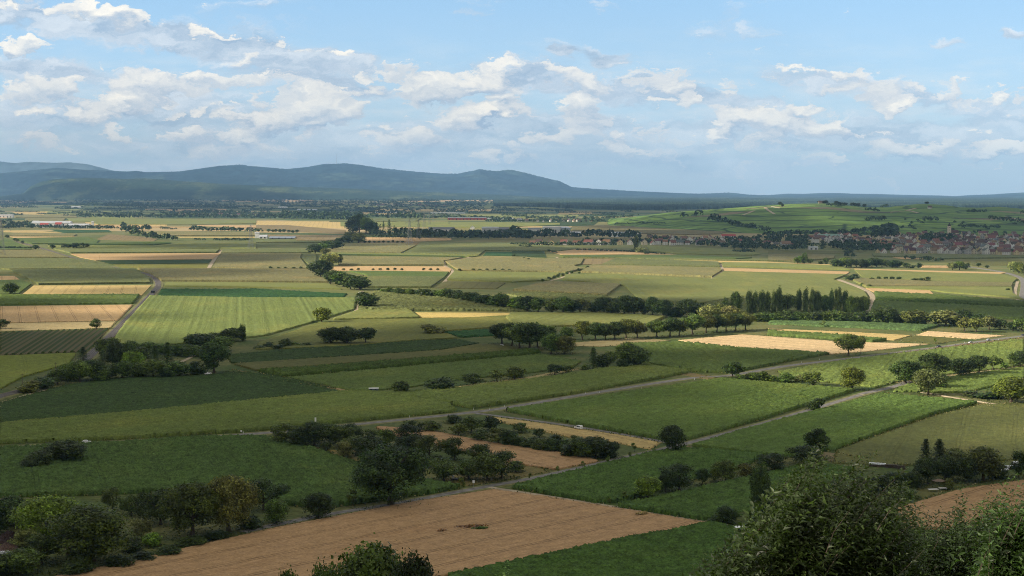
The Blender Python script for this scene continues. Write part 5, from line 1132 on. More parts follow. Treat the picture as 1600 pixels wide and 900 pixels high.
hall(402, 372, 7, 9, 'white silo tower beside the low grey barn', dm=10, gable=.1, name='silo', cat='silo', doors=False)
hall(412, 372.5, 12, 5.5, 'grey barn next to the white silo', roof=CORR, dm=24, gable=.5, name='barn', cat='barn')
hall(442, 373, 40, 3.4, 'long low barn with blue-grey roof on the plain', roof=simple('blue_grey_sheet', (.2, .24, .30), .6), wall=DGR, dm=28, gable=.6, name='barn', cat='barn')
hall(690, 363, 40, 8, 'grey hall with pale roof left among brook trees', roof=DGR, dm=40, gable=.35)
hall(678, 365.5, 14, 6, 'small grey lean-to hall in the brook trees', dm=24, gable=.5)
hall(766, 363.5, 26, 9, 'large pale grey hall behind dark trees', wall=simple('grey_cladding', (.42, .45, .46), .7), dm=36, gable=.1)
hall(786, 363, 18, 8, 'dark blue-grey hall beside the large pale hall', wall=DGR, roof=DGR, dm=30, gable=.4)
hall(738, 358, 10, 5, 'small white gabled building above the brook trees', dm=14, gable=.5, rz=1.57)
hall(740, 365, 26, 4, 'low white building with brown roof in the brook trees', roof=simple('brown_sheet', (.16, .1, .08)), dm=22, gable=.5)
hall(730, 343.5, 60, 4, 'red and grey warehouses on the far plain', wall=RED, roof=DGR, dm=60, gable=.2, cat='warehouse')
hall(782, 343, 40, 2.6, 'long white warehouse on the far plain', dm=60, gable=.3, cat='warehouse')
hall(868, 364, 40, 10, 'large pale grey hall with white front', dm=60, gable=.08)
hall(884, 364.5, 14, 9, 'blue-grey end block of the large hall', wall=simple('blue_grey_cladding', (.32, .38, .42), .7), dm=50, gable=.05)
hall(835, 364, 20, 8, 'grey hall half hidden behind tall trees', roof=DGR, dm=50, gable=.2)
hall(899, 366, 16, 4, 'small white hall right of the large hall', dm=30, gable=.4)
hall(978, 370, 46, 7.5, 'white hall with brown wall panels before the vineyards', dm=40, gable=.08)
hall(1138, 371, 22, 5, 'long building with red roof among village trees', roof=RED, dm=20, gable=.6)
hall(1295, 372, 32, 6, 'low hall with green roof at the village edge', roof=GRN, wall=GRN, dm=30, gable=.6)
hall(1378, 361, 18, 4, 'pale long building at the village top', roof=DGR, dm=16, gable=.4)
hall(1570, 389, 46, 5, 'long pale flat building on the village right', roof=CORR, dm=22, gable=.15)
hall(1270, 390, 14, 4.5, 'white flat building in the village trees', dm=18, gable=.15)
hall(480, 328.5, 30, 1.5, 'pale greenhouses on the far plain', dm=70, gable=.5, name='greenhouse', cat='greenhouse')
hall(610, 333, 46, 2, 'silver greenhouse roofs behind a dark copse', dm=90, gable=.5, name='greenhouse', cat='greenhouse')
hall(700, 333.5, 54, 1.2, 'long thin silvery polytunnel on the far plain', dm=60, gable=.5, name='greenhouse', cat='greenhouse')
hall(442, 325, 14, 2.2, 'small pale farm sheds on the far plain', dm=30, gable=.5, name='shed', cat='shed')
def tower(px, D, h, label, w=9):
    p = Vector(((px - 800) / F * D, D, 0))
    SIL = interp(SIL_M, px); p.z = CAMZ - (SIL - HOR) / F * D - 8
    mb = MB(); mb.tube([(0, 0, 0), (0, 0, h * .35), (0, 0, h)], [w, w * .7, w * .3], 8); o = mb.build('radio_mast', GREYM); o.location = p; tag(o, label, 'radio mast')
tower(527, 30700, 215, 'thin radio mast on the top of the mountain ridge', 5.5)
# small buildings on the vineyard hill
for (x, y, wc, rc, lb) in ((1281, 330, 'cream', 'brown', 'small cream house on top of the vineyard hill'), (1287, 328, 'cream', 'dark brown', 'brown roofed house beside trees on the vineyard hilltop'), (1452, 345, 'white', 'brown', 'tiny white vineyard hut on the slope above the church')):
    D = {1281: 5960, 1287: 5990, 1452: 5400}[x]; p = Vector(((x - 800) / F * D, D, hill_z(x, D) - 1)); wl, rf, ch = HM[0]
    o = bpy.data.objects.new('house', wl); link(o); o.location = p; o.color = (*WC[wc], 1); o.scale = (1.2,) * 3; rr = bpy.data.objects.new('roof', rf); link(rr, o); rr.color = (*RC[rc], 1); tag(o, lb, 'house')
hb = [(1279, 5970), (1284, 5980), (1290, 5975), (1306, 5960), (1311, 5965), (1315, 5960), (1320, 5960), (1331, 5950), (1335, 5950), (1340, 5960), (1218, 5900), (1222, 5700), (1350, 5940), (1447, 5960)]
obs = []
for i, (x, D) in enumerate(hb):
    p = Vector(((x - 800) / F * D, D, hill_z(x, D) - 1)); o = tree(0, 0, rnd.uniform(4.2, 6.2), rnd.uniform(5, 7), 'r', 'd', pos=p); del o['_c']; tag(o, f'{ORD[i]} dark tree from the left along the crest of the vineyard hill', None, 'trees on the vineyard hilltop')
# vineyard paths
def hill_path(pts, w, name='vineyard_path'):
    vs = []; fs = []; P = []
    for (x, D) in pts: P.append(Vector(((x - 800) / F * D, D, hill_z(x, D) + 1.2)))
    for i, p in enumerate(P):
        d = (P[min(i + 1, len(P) - 1)] - P[max(i - 1, 0)]); n = Vector((-d.y, d.x, 0)).normalized() * w; vs += [p - n, p + n, p + n - Vector((0, 0, 2)), p - n - Vector((0, 0, 2))]
    for i in range(len(P) - 1):
        for k in range(4): fs.append((i * 4 + k, i * 4 + (k + 1) % 4, i * 4 + 4 + (k + 1) % 4, i * 4 + 4 + k))
    me = bpy.data.meshes.new(name); me.from_pydata([tuple(v) for v in vs], [], fs); me.materials.append(DIRT); me.update(); o = bpy.data.objects.new(name, me); link(o); tag(o, kind='structure')
for pts in ([(1206, 5750), (1212, 5600), (1220, 5480)], [(1195, 5600), (1200, 5350), (1210, 5100)], [(1160, 5200), (1170, 5300), (1178, 5400)], [(1418, 5300), (1424, 5380), (1430, 5480)], [(1415, 5300), (1425, 5180), (1434, 5080)], [(1570, 5000), (1580, 4950), (1590, 4900)], [(1275, 5700), (1290, 5740)]): hill_path(pts, 4.5)

# ---------------------------------------------------------------- pylons
def pylon_mesh(H=52.0):
    b = MB(); leg = 4.2; th = .17
    def wd(z): return leg * (1 - z / H) ** 1.1 + .9
    zs = [0, 7, 13, 18.5, 23.5, 28, 32, 36, 40, 44, 48, H]
    for a, c_ in zip(zs[:-1], zs[1:]):
        wa, wb_ = wd(a), wd(c_); cs_ = [(-1, -1), (1, -1), (1, 1), (-1, 1)]
        for i, (sx, sy) in enumerate(cs_):
            b.tube([(sx * wa, sy * wa, a), (sx * wb_, sy * wb_, c_)], th, 4)
            nx_, ny_ = cs_[(i + 1) % 4]
            b.tube([(sx * wa, sy * wa, a), (nx_ * wb_, ny_ * wb_, c_)], th * .6, 3); b.tube([(nx_ * wa, ny_ * wa, a), (sx * wb_, sy * wb_, c_)], th * .6, 3); b.tube([(sx * wb_, sy * wb_, c_), (nx_ * wb_, ny_ * wb_, c_)], th * .6, 3)
    m1 = b.mesh('pylon', [PYL]); arms = []
    for z, l in ((30, 9), (38, 13), (46, 8)):
        a = MB()
        for s in (-1, 1):
            for dz in (0, 2.2): a.tube([(s * .8, 0, z + dz), (s * l, 0, z)], th * .7, 4)
            for k in range(3): x = s * l * (k + 1) / 3.5; a.tube([(x, 0, z), (x - s * 1.2, 0, z + 2 * (1 - abs(x) / l))], th * .4, 3)
            a.tube([(s * l, 0, z), (s * l, 0, z - 2.8)], .2, 4)
        arms.append(a.mesh('cross_arm', [PYL]))
    return m1, arms
pm, arms = pylon_mesh()
PY = [(392, 391, 40, 'beside the low grey barn'), (2, 400, 58, 'at the left edge by the railway'), (640, 385, 42, 'nearest of the line before the brook village'), (654, 374, 31, 'second of the line before the brook village'), (663, 358, 26, 'third of the line, over the tree belt'), (671, 352, 20, 'fourth of the line, small over far fields'), (677, 347, 16, 'farthest and smallest of the line')]
PP = {}
for x, y, h, lb in PY:
    p = G(x, y); k = 1 / ppm(p); s = h * k / 52; o = bpy.data.objects.new('power_pylon', pm); link(o); o.location = p; o.scale = (s,) * 3; o.rotation_euler = (0, 0, .5); PP[x] = (p, s)
    for a_ in arms: c_ = bpy.data.objects.new('cross_arm', a_); link(c_, o)
    tag(o, 'grey lattice power pylon ' + lb, 'pylon', 'power pylons crossing the plain')
# ---------------------------------------------------------------- vehicles
def car_mesh(L=4.4, W=1.8, Hh=1.45, van=False, paint=SILV):
    """returns dict of part meshes; x forward"""
    bd = MB(); l = L / 2; w = W / 2; zb = .28
    if van: prof = [(-l, zb), (l, zb), (l, .75), (l - .12, 1.0), (l - 1.0, 1.2), (l - 1.75, Hh - .08), (l - 2.1, Hh), (-l + .25, Hh), (-l + .05, Hh - .25), (-l, 1.0)]
    else: prof = [(-l, zb), (l, zb), (l, .62), (l - .15, .78), (l - 1.15, .93), (l - 1.85, Hh - .06), (l - 2.2, Hh), (-l + 1.1, Hh - .03), (-l + .35, 1.0), (-l + .03, .92)]
    n = len(prof); vs = []
    for s in (-1, 1):
        for (x, z) in prof:
            k = 1 - .14 * max(0, (z - .85) / (Hh - .85)); vs.append((x, s * w * k, z))
    bd.add(vs, [tuple(range(n - 1, -1, -1)), tuple(range(n, 2 * n))] + [(k, (k + 1) % n, (k + 1) % n + n, k + n) for k in range(n)])
    gl = MB(); e = .012
    def side(x0, x1, x2, x3, z0, z1):
        for s in (-1, 1):
            f = lambda z: s * (w * (1 - .14 * max(0, (z - .85) / (Hh - .85))) + e)
            gl.add([(x0, f(z0), z0), (x1, f(z0), z0), (x2, f(z1), z1), (x3, f(z1), z1)], [(0, 1, 2, 3)] if s > 0 else [(3, 2, 1, 0)])
    zt = Hh - .14; zl = 1.08 if van else .95
    if van:
        side(l - 1.75, l - 1.15, l - 1.85, l - 2.0, zl, zt); side(-l + 1.2, l - 2.0, l - 2.2, -l + 1.2, zl, zt); side(-l + .4, -l + 1.0, -l + 1.0, -l + .45, zl, zt)
        gl.add([(-l - e, -w * .78, 1.1), (-l - e, w * .78, 1.1), (-l + .1 - e, w * .74, Hh - .3), (-l + .1 - e, -w * .74, Hh - .3)], [(0, 3, 2, 1)])
        gl.add([(l - 1.02 + .02, -w * .85, 1.24), (l - 1.02 + .02, w * .85, 1.24), (l - 1.68 + .02, w * .78, Hh - .16), (l - 1.68 + .02, -w * .78, Hh - .16)], [(0, 1, 2, 3)])
    else:
        side(-l + .55, l - 1.3, l - 1.95, -l + 1.15, zl, zt)
        gl.add([(l - 1.2 + .02, -w * .88, .96), (l - 1.2 + .02, w * .88, .96), (l - 1.82 + .02, w * .8, Hh - .1), (l - 1.82 + .02, -w * .8, Hh - .1)], [(0, 1, 2, 3)])
        gl.add([(-l + .40 - .02, -w * .86, 1.03), (-l + .40 - .02, w * .86, 1.03), (-l + 1.05 - .02, w * .8, Hh - .08), (-l + 1.05 - .02, -w * .8, Hh - .08)], [(0, 3, 2, 1)])
    wh = MB(); wh.tube([(0, -.11, 0), (0, .11, 0)], .33, 16); rm = MB(); rm.tube([(0, -.125, 0), (0, .125, 0)], .2, 12)
    hl = MB(); hl.box(-.04, .05, -.17, .17, -.08, .08)
    return bd.mesh('body', [paint]), gl.mesh('windows', [GLASS]), wh.mesh('wheel', [RUB]), rm.mesh('rim', [GREYM]), hl.mesh('headlight', [WHITE]), (L, W)
def vehicle(px, py, dirto, label, van=False, paint=SILV, cat='car', name='car', L=4.4, H=1.45, z=.3, off=0.0):
    p = G(px, py); q = G(*dirto); d = (q - p).normalized(); rz = math.atan2(d.y, d.x); p = p + Vector((-d.y, d.x, 0)) * off; p.z = z
    bd, gl, wh, rm, hl, (L, W) = car_mesh(L, 1.95 if van else 1.8, H, van, paint)
    o = empty(name, p, rz, label, cat)
    b = bpy.data.objects.new('body', bd); link(b, o); bv = b.modifiers.new('bevel', 'BEVEL'); bv.width = .07; bv.segments = 2
    link(bpy.data.objects.new('window', gl), o)
    for sx in (-1, 1):
        for sy in (-1, 1):
            w_ = bpy.data.objects.new('wheel', wh); link(w_, o); w_.location = (sx * L * .32, sy * (W / 2 - .08), .33); link(bpy.data.objects.new('rim', rm), w_)
    for sy in (-1, 1): h_ = bpy.data.objects.new('headlight', hl); link(h_, o); h_.location = (L / 2 - .02, sy * W * .34, .68)
    return o
vehicle(904, 671, (860, 663), 'white van driving on the farm road beside the golden strip', True, WHITE, 'van', 'van', 4.9, 1.95, z=.33)
vehicle(1466, 543, (1440, 546), 'dark car behind another on the main road by the small tree', False, DARKP, L=4.7, H=1.7, z=.3)
vehicle(1516, 536.5, (1490, 540), 'first silver car on the main road, beside the pale wheat', False, SILV)
vehicle(1544, 532.5, (1520, 536), 'second silver car, farther up the main road', False, SILV)
vehicle(1598, 525, (1570, 529), 'dark car at the right edge of the main road', False, DARKP)
vehicle(135, 693, (160, 692), 'white car half hidden by maize on the road at the left', False, WHITE, z=.3)
vehicle(325, 586, (300, 588), 'white car parked below the dark tree by the potato field', False, WHITE, L=4.6, H=1.5, z=.5)
vehicle(783, 541, (760, 541), 'white car parked under the large dark group of trees', False, WHITE, z=.1)
vehicle(563, 459, (590, 461), 'tiny white van by the brook track', True, WHITE, 'van', 'van', 4.9, 2.1, z=.1)
vehicle(200, 421, (225, 427), 'tiny pale car on the crossing by the railway', False, SILV, z=.6)
# grey farm wagon with white roof
def wagon():
    p = G(584, 614); o = empty('farm_wagon', p, R(6), 'grey farm wagon with white roof at the edge of the green field', 'wagon')
    mb = MB(); mb.box(-2.9, 2.9, -1.15, 1.15, .85, 2.9); b = mb.build('body', simple('weathered_blue_grey', (.10, .13, .16), .8, var=.3), o)
    mb = MB(); mb.prism([(-1.35, 2.9), (1.35, 2.9), (1.2, 3.15), (0, 3.32), (-1.2, 3.15)], -3.1, 3.1, 0, axis='x'); mb.build('roof', TARP, o)
    mb = MB(); mb.box(-2.4, -.9, -1.2, -1.16, 1.5, 2.5); mb.build('window', GLASS, o); mb = MB(); mb.box(.6, 1.6, -1.2, -1.16, .95, 2.7); mb.build('door', DARKP, o)
    for x in (-2, 2):
        for y in (-1, 1): mb = MB(); mb.tube([(x, y * .95, .45), (x, y * 1.15, .45)], .45, 16); mb.build('wheel', RUB, o)
    mb = MB(); mb.tube([(2.9, 0, .7), (4.6, 0, .5)], .06, 6); mb.build('drawbar', GREYM, o)
wagon()
# blue field machine with white canopy near the track
def machine():
    p = G(1157, 838); o = empty('field_sprayer', p, R(12), 'blue field machine with white canopy standing by the track', 'farm machine')
    mb = MB(); mb.box(-1.1, 1.1, -.7, .7, .9, 1.35); mb.box(-2.6, 2.9, -.12, .12, .9, 1.1); mb.build('frame', BLUE, o)
    mb = MB(); mb.box(-.3, .25, -.3, .3, 1.35, 3.2, taper=.05); mb.build('mast', BLUE, o)
    # canopy: sagging sheet on struts
    n = 9; vs = []; 
    for i in range(n):
        for j in range(5):
            x = -2.1 + 3.9 * i / (n - 1); y = -1.3 + 2.6 * j / 4; vs.append((x, y, 3.35 + .35 * math.sin((i / (n - 1)) * 2.6) + .12 * math.cos(j * 1.3 + i)))
    m_ = len(vs); vs += [(x, y, z - .07) for x, y, z in vs]; fs = []
    for i in range(n - 1):
        for j in range(4):
            a = i * 5 + j; fs += [(a, a + 5, a + 6, a + 1), (a + m_, a + 1 + m_, a + 6 + m_, a + 5 + m_)]
    for i in range(n - 1):
        for j in (0, 4): a = i * 5 + j; fs.append((a, a + 5, a + 5 + m_, a + m_))
    for j in range(4):
        for i in (0, n - 1): a = i * 5 + j; fs.append((a, a + 1, a + 1 + m_, a + m_))
    mb = MB(); mb.add(vs, fs); mb.build('canopy', TARP, o)
    for x in (-1.8, 1.5):
        for y in (-1.1, 1.1): mb = MB(); mb.tube([(x, y, .9), (x, y, 3.4)], .05, 6); mb.build('strut', GREYM, o)
    for x in (-1.6, 1.6):
        for y in (-1, 1): mb = MB(); mb.tube([(x, y * .85, .7), (x, y * 1.2, .7)], .7, 18); w_ = mb.build('wheel', RUB, o); mb = MB(); mb.tube([(x, y * .84, .7), (x, y * 1.21, .7)], .35, 12); mb.build('rim', GREYM, w_)
    mb = MB(); mb.box(2.2, 4.0, -.9, .9, 1.1, 1.7, taper=.1); mb.build('tank', simple('blue_grey_tank', (.2, .24, .32), .5), o)
machine()
def mower():
    p = G(709, 751); o = empty('garden_tractor', p, R(0), 'small dark garden tractor with white cab under the orchard trees', 'garden tractor')
    mb = MB(); mb.box(-.9, 1.6, -.6, .6, .45, 1.05, taper=.06); mb.build('body', DARKP, o); mb = MB(); mb.box(-.9, .35, -.6, .6, 2.0, 2.15); mb.build('roof', WHITE, o)
    mb = MB(); mb.box(-.82, .28, -.52, .52, 1.05, 2.0, taper=.05); mb.build('cab', simple('pale_cab', (.45, .45, .45)), o)
    for x, r0 in ((-.5, .55), (1.1, .38)):
        for y in (-1, 1): mb = MB(); mb.tube([(x, y * .5, r0), (x, y * .78, r0)], r0, 14); mb.build('wheel', RUB, o)
mower()
def signpost(px, py, hm, label, wd=.6, hh=.8):
    p = G(px, py); o = empty('sign_post', p, 0, label, 'sign'); mb = MB(); mb.tube([(0, 0, 0), (0, 0, hm)], .05, 6); mb.build('post', GREYM, o); mb = MB(); mb.box(-wd, wd, -.05, .05, hm - hh, hm); mb.build('panel', WHITE, o)
signpost(740, 762, 3.2, 'white sign beside the farm road at the track junction', .5, 1.2)
signpost(493, 664, 4.0, 'tall white sign by the main road behind the orchard', .45, 2.2); signpost(377, 677, 1.6, 'low white marker board by the main road', .4, .8)
# delineator posts
mb = MB(); mb.box(-.09, .09, -.07, .07, 0, 1.05, taper=.01); mb.box(-.092, .092, -.072, .072, .78, .92, 1); DM = mb.mesh('marker_post', [WHITE, DARKP]); k_ = 0
for x, y in sorted([(20, 699), (380, 677), (740, 640), (765, 640), (788, 636), (915, 615), (937, 614), (1002, 608), (1085, 593), (1100, 593), (1252, 567), (1330, 560), (1392, 552), (1450, 546), (1507, 536), (1560, 531), (1280, 562), (640, 652)]):
    p = G(x, y + .6); o = bpy.data.objects.new('marker_post', DM); link(o); o.location = p; o.scale = (1.3, 1.3, 1.25); tag(o, f'{ORD[k_]} slim white marker post from left along the main road', 'marker post', 'white marker posts along the main road'); k_ += 1
# posts along the railway
mb = MB(); mb.tube([(0, 0, 0), (0, 0, 8.5)], [.22, .14], 6); PM = mb.mesh('utility_pole', [simple('weathered_wood', (.14, .11, .085), .9)]); ca = MB(); ca.box(-1.1, 1.1, -.08, .08, 7.4, 7.6); CA = ca.mesh('cross_arm', [BARK])
RP = [(35, 602, 19), (87, 581, 15), (118, 562, 12), (139, 392, 8), (155, 405, 6), (208, 419, 8), (222, 420, 8), (238, 430, 7)]
for i, (x, y, h) in enumerate(RP):
    p = G(x, y); s = h / ppm(p) / 8.5; o = bpy.data.objects.new('utility_pole', PM); link(o); o.location = p; o.scale = (s,) * 3; link(bpy.data.objects.new('cross_arm', CA), o); tag(o, f'{ORD[i]} wooden utility pole from the left along the railway', 'utility pole', 'poles along the railway')
# garden: tables, umbrella, wood stacks, sheds
def table(px, py, lb, L=3.4):
    p = G(px, py); o = empty('garden_table', p, R(8), lb, 'table'); mb = MB(); mb.box(-L / 2, L / 2, -.9, .9, .95, 1.05); mb.build('tabletop', WHITE, o)
    for x in (-L / 2 + .3, L / 2 - .3):
        for y in (-.7, .7): mb = MB(); mb.tube([(x, y, 0), (x, y, .95)], .05, 6); mb.build('leg', GREYM, o)
table(1458, 768, 'left white table in the shaded garden', 4.2); table(1473, 766, 'right white table in the shaded garden', 3.2)
p = G(1467, 764); o = empty('garden_umbrella', p, 0, 'brown garden umbrella above the white tables', 'umbrella'); mb = MB(); mb.tube([(0, 0, 0), (0, 0, 4.2)], .06, 6); mb.build('pole', GREYM, o)
mb = MB(); n = 10; mb.add([(0, 0, 4.3)] + [(3. * math.cos(i * 6.283 / n), 2.4 * math.sin(i * 6.283 / n), 3.55) for i in range(n)] + [(0, 0, 4.2)] + [(3. * math.cos(i * 6.283 / n), 2.4 * math.sin(i * 6.283 / n), 3.45) for i in range(n)],
    [(0, 1 + i, 1 + (i + 1) % n) for i in range(n)] + [(n + 1, n + 2 + (i + 1) % n, n + 2 + i) for i in range(n)] + [(1 + i, n + 2 + i, n + 2 + (i + 1) % n, 1 + (i + 1) % n) for i in range(n)]); mb.build('canopy', simple('brown_fabric', (.16, .12, .09), .9), o)
WOOD = simple('stacked_wood', (.10, .08, .065), .95, var=.5, scale=3); SHEET = simple('plastic_sheet', (.62, .65, .68), .4, var=.3, scale=1.2)
def stack(px, py, L, rz, lb, cover=True, H=1.6):
    p = G(px, py); o = empty('wood_stack', p, rz, lb, 'wood stack'); r = random.Random(int(px)); mb = MB()
    for i in range(int(L / .32)):
        for k in range(5): x = -L / 2 + i * .32 + (.16 if k % 2 else 0); mb.tube([(x, -.7 + r.uniform(-.1, .1), .17 + k * .3), (x, .7 + r.uniform(-.1, .1), .17 + k * .3)], .165, 6)
    mb.build('logs', WOOD, o)
    if cover:
        n = 14; vs = []; fs = []
        for i in range(n + 1):
            for (y, z) in ((-.85, H - .55), (-.8, H + .02), (0, H + .16), (.8, H + .02), (.85, H - .55)): vs.append((-L / 2 + L * i / n, y + r.uniform(-.06, .06), z + r.uniform(-.09, .09)))
        m_ = len(vs); vs += [(x, y * .95, z - .06) for x, y, z in vs]
        for i in range(n):
            for k in range(4): a = i * 5 + k; fs += [(a, a + 1, a + 6, a + 5), (a + m_, a + 5 + m_, a + 6 + m_, a + 1 + m_)]
        mb = MB(); mb.add(vs, fs); mb.build('plastic_cover', SHEET, o)
stack(1371, 729, 7.5, R(-18), 'wood stack under white plastic at the left of the garden hedge'); stack(1394, 731, 6, R(-10), 'uncovered dark wood stack beside the plastic covered one', False); stack(1409, 733, 4, R(-5), 'short dark log pile next to the garden hedge', False)
stack(1567, 739, 6, R(30), 'wood stack under crumpled plastic at the right of the garden'); stack(1580, 733, 6, R(20), 'upper wood stack with plastic at the right edge'); stack(1586, 727, 3, R(20), 'small covered wood stack by the meadow at the right edge'); stack(1549, 737, 4, R(10), 'dark log pile behind the olive brown garden tree', False)
# left corner: spoil heaps and a tarpaulin
def heap(px, py, w, h, lb, col):
    p = G(px, py); k = 1 / ppm(p); n = 28; vs = []; fs = []; r = random.Random(int(px * 3 + py))
    for i in range(n + 1):
        for j in range(n + 1):
            x, y = i / n * 2 - 1, j / n * 2 - 1; rr = math.hypot(x, y); z = max(0, 1 - rr) ** .6 * h * k; vs.append((x * w * k / 2, y * w * k / 2, z * (1 + r.uniform(-.16, .16)) - .05))
    for i in range(n):
        for j in range(n): a = i * (n + 1) + j; fs.append((a, a + n + 1, a + n + 2, a + 1))
    mb = MB(); mb.add(vs, fs); o = mb.build('soil_heap', simple('soil_' + str(int(px)), col, .95, var=.4, scale=1.5)); o.location = p; tag(o, lb, 'soil heap')
heap(14, 845, 44, 16, 'dark brown soil heap among the trees at the left edge', (.045, .028, .026)); heap(12, 861, 40, 14, 'lighter brown soil heap in front of the dark one', (.10, .065, .05))
stack(9, 868, 4.4, R(5), 'low stack under a pale tarpaulin at the bottom left', True, 1.4)
def shed(px, py, lb, w=3, d=2.4, h=2.2, wall=None, roof=None, rz=0.1):
    p = G(px, py); o = empty('shed', p, rz, lb, 'shed'); mb = MB(); mb.box(-w / 2, w / 2, -d / 2, d / 2, 0, h); mb.build('wall', wall or WOOD, o)
    mb = MB(); mb.prism([(-d / 2 - .3, h), (0, h + .6), (d / 2 + .3, h), (d / 2 + .3, h + .1), (0, h + .72), (-d / 2 - .3, h + .1)], -w / 2 - .3, w / 2 + .3, 0, axis='x'); mb.build('roof', roof or DGR, o); mb = MB(); mb.box(-.4, .4, -d / 2 - .04, -d / 2 - .005, 0, 1.9); mb.build('door', PANE, o)
shed(111, 868, 'small brown shed behind the large orchard tree', roof=simple('pinkish_roof', (.35, .25, .22))); shed(86, 852, 'low grey shed beside the bright green tree'); shed(196, 561, 'small white shed in the railway copse', wall=WHITE, roof=DGR); shed(239, 458, 'dark hut beside the railway curve', w=4.5, d=3, wall=DARKP, roof=DARKP, h=2.6)
for i, (x, y) in enumerate(((722, 762), (683, 775))):
    pass
# ================================================================ FOREGROUND FOLIAGE
def leafy(name, label, cat, spec, seed, nshoot, leaf, colr, D0, lean=.35, tall=1.9):
    """tree on the slope close to the camera: stems, and shoots carrying folded leaves.
    spec: photo outline of its top; the tree itself stands about D0 metres away"""
    r = np.random.default_rng(seed)
    xs_ = np.array([s[0] for s in spec], float); ys_ = np.array([s[1] for s in spec], float)
    cx = (xs_[0] + xs_[-1]) / 2; base = Vector(((cx - 800) / F * D0, D0, ground_z1(D0)))
    V_ = []; Fq = []; off = 0
    W = (xs_[-1] - xs_[0]) / F * D0
    starts = []
    n = nshoot
    px = r.uniform(xs_[0], xs_[-1], n); dd = D0 + r.normal(0, 1, n) * min(2.2, W * .22)
    ytop = np.interp(px, xs_, ys_)
    k_ = (xs_[-1] - xs_[0] > 60); ytop = ytop + k_ * np.maximum(0, fbm(px / 13., dd * 1.3, seed + 60, 3) * 95 + 6)
    # depth of the tip under the top surface
    back = np.abs(dd - D0) / 3.
    q = r.random(n) ** 1.35
    tip_px_y = ytop + r.exponential(5, n) + q * (930 - ytop) * 1.0 + back * 25 - np.where(r.random(n) < .12, r.uniform(6, 34, n), 0) * (1 - q) ** 2
    ln = r.uniform(.7, tall, n)
    if k_:      # leaders standing clear of the crown
        m_ = int((xs_[-1] - xs_[0]) / 7); px[:m_] = np.linspace(xs_[0] + 4, xs_[-1] - 4, m_) + r.normal(0, 3, m_); dd[:m_] = D0 - .4 + r.normal(0, .7, m_)
        tip_px_y[:m_] = np.interp(px[:m_], xs_, ys_) - r.uniform(-8, 12, m_); tip_px_y[m_:] += 9; ln[:m_] = r.uniform(1.8, 3.0, m_)
    X = (px - 800) / F * dd; Ztip = CAMZ - (tip_px_y - HOR) / F * dd
    stems = MB(); top = base + Vector((0, 0, (CAMZ - (ys_.min() - HOR) / F * D0 - base.z) * .8))
    for i in range(n):
        tip = np.array([X[i], dd[i], Ztip[i]]); L_ = ln[i]
        dirn = np.array([lean * .7 + r.normal(0, .17) + (X[i] - base.x) * .08, r.normal(0, .22), 1.0]); dirn /= np.linalg.norm(dirn)
        m = int(L_ / .045); s = np.linspace(0, 1, m)
        axis = tip[None] - dirn[None] * ((1 - s) * L_)[:, None] + np.outer(s ** 2, [lean * .5 * L_, 0, -.12 * L_]) - np.array([lean * .5 * L_, 0, -.12 * L_])
        if r.random() < .12:
            k = max(1, m // 6); stems.tube([tuple(axis[0]), tuple(axis[m // 2]), tuple(axis[-1])], [.014, .009, .003], 3, cap=False)
        ph = np.arange(m) * 2.4 + r.uniform(0, 6); out_ = np.stack([np.cos(ph) + lean * 1.2, np.sin(ph), .35 + r.normal(0, .35, m)], 1); out_ /= np.linalg.norm(out_, axis=1)[:, None]
        sz = leaf * r.uniform(.65, 1.25, m) * (1 - .45 * s ** 3)
        side = np.cross(out_, np.array([0, 0, 1.0]) + r.normal(0, .5, (m, 3))); side /= np.linalg.norm(side, axis=1)[:, None]; up = np.cross(side, out_)
        b = axis + out_ * .02; mid = b + out_ * (sz * .5)[:, None] + up * (sz * .10)[:, None]; tp = b + out_ * sz[:, None] - up * (sz * .18)[:, None]
        wv_ = (sz * .17)[:, None]; lf = b + out_ * (sz * .45)[:, None] + side * wv_ + up * (sz * .2)[:, None]; rt = b + out_ * (sz * .45)[:, None] - side * wv_ + up * (sz * .2)[:, None]
        V_.append(np.stack([b, lf, mid, tp, rt], 1).reshape(-1, 3)); o_ = off + np.arange(m) * 5; Fq.append(np.concatenate([np.stack([o_, o_ + 1, o_ + 3, o_ + 2], 1), np.stack([o_, o_ + 2, o_ + 3, o_ + 4], 1)])); off += m * 5
    # boughs
    for k in range(9):
        j = r.integers(0, n); a = base + Vector((r.uniform(-.2, .2), r.uniform(-.2, .2), r.uniform(.0, 1.5))); e = Vector((X[j], dd[j], Ztip[j] - 1.0)); md = a.lerp(e, .5) + Vector((r.uniform(-.3, .3), 0, -.2)); stems.tube([a, md, e], [.09, .05, .015], 5)
    root = empty(name, base, 0, label, cat)
    inv = Matrix.Translation(-base)
    bo = bpy.data.objects.new('leaves', np_mesh('leaves', np.concatenate(V_) - np.array(base), np.concatenate(Fq), [LEAFN])); link(bo, root); bo.color = (*colr, 1)
    so = stems.build('branches', BARK, root); so.data.transform(inv)
    tb = MB(); tb.tube([(0, 0, -.6), (.05, 0, (top.z - base.z) * .35), (.15, .05, (top.z - base.z) * .7)], [.16, .12, .05], 8); tb.build('trunk', BARK, root)
    return root
leafy('leafy_tree', 'large wind-bent leafy tree at the lower right with upright shoots', 'tree', [(1098, 905), (1112, 884), (1130, 870), (1150, 864), (1172, 852), (1196, 818), (1212, 796), (1224, 776), (1240, 764), (1256, 738), (1272, 722), (1284, 700), (1292, 694), (1300, 716), (1312, 762), (1322, 776), (1336, 744), (1348, 708), (1356, 714), (1364, 738), (1374, 716), (1384, 762), (1398, 796), (1410, 752), (1426, 722), (1434, 770), (1446, 800), (1460, 830)], 5, 1500, .19, (.054, .084, .022), 30, .45, 2.4)
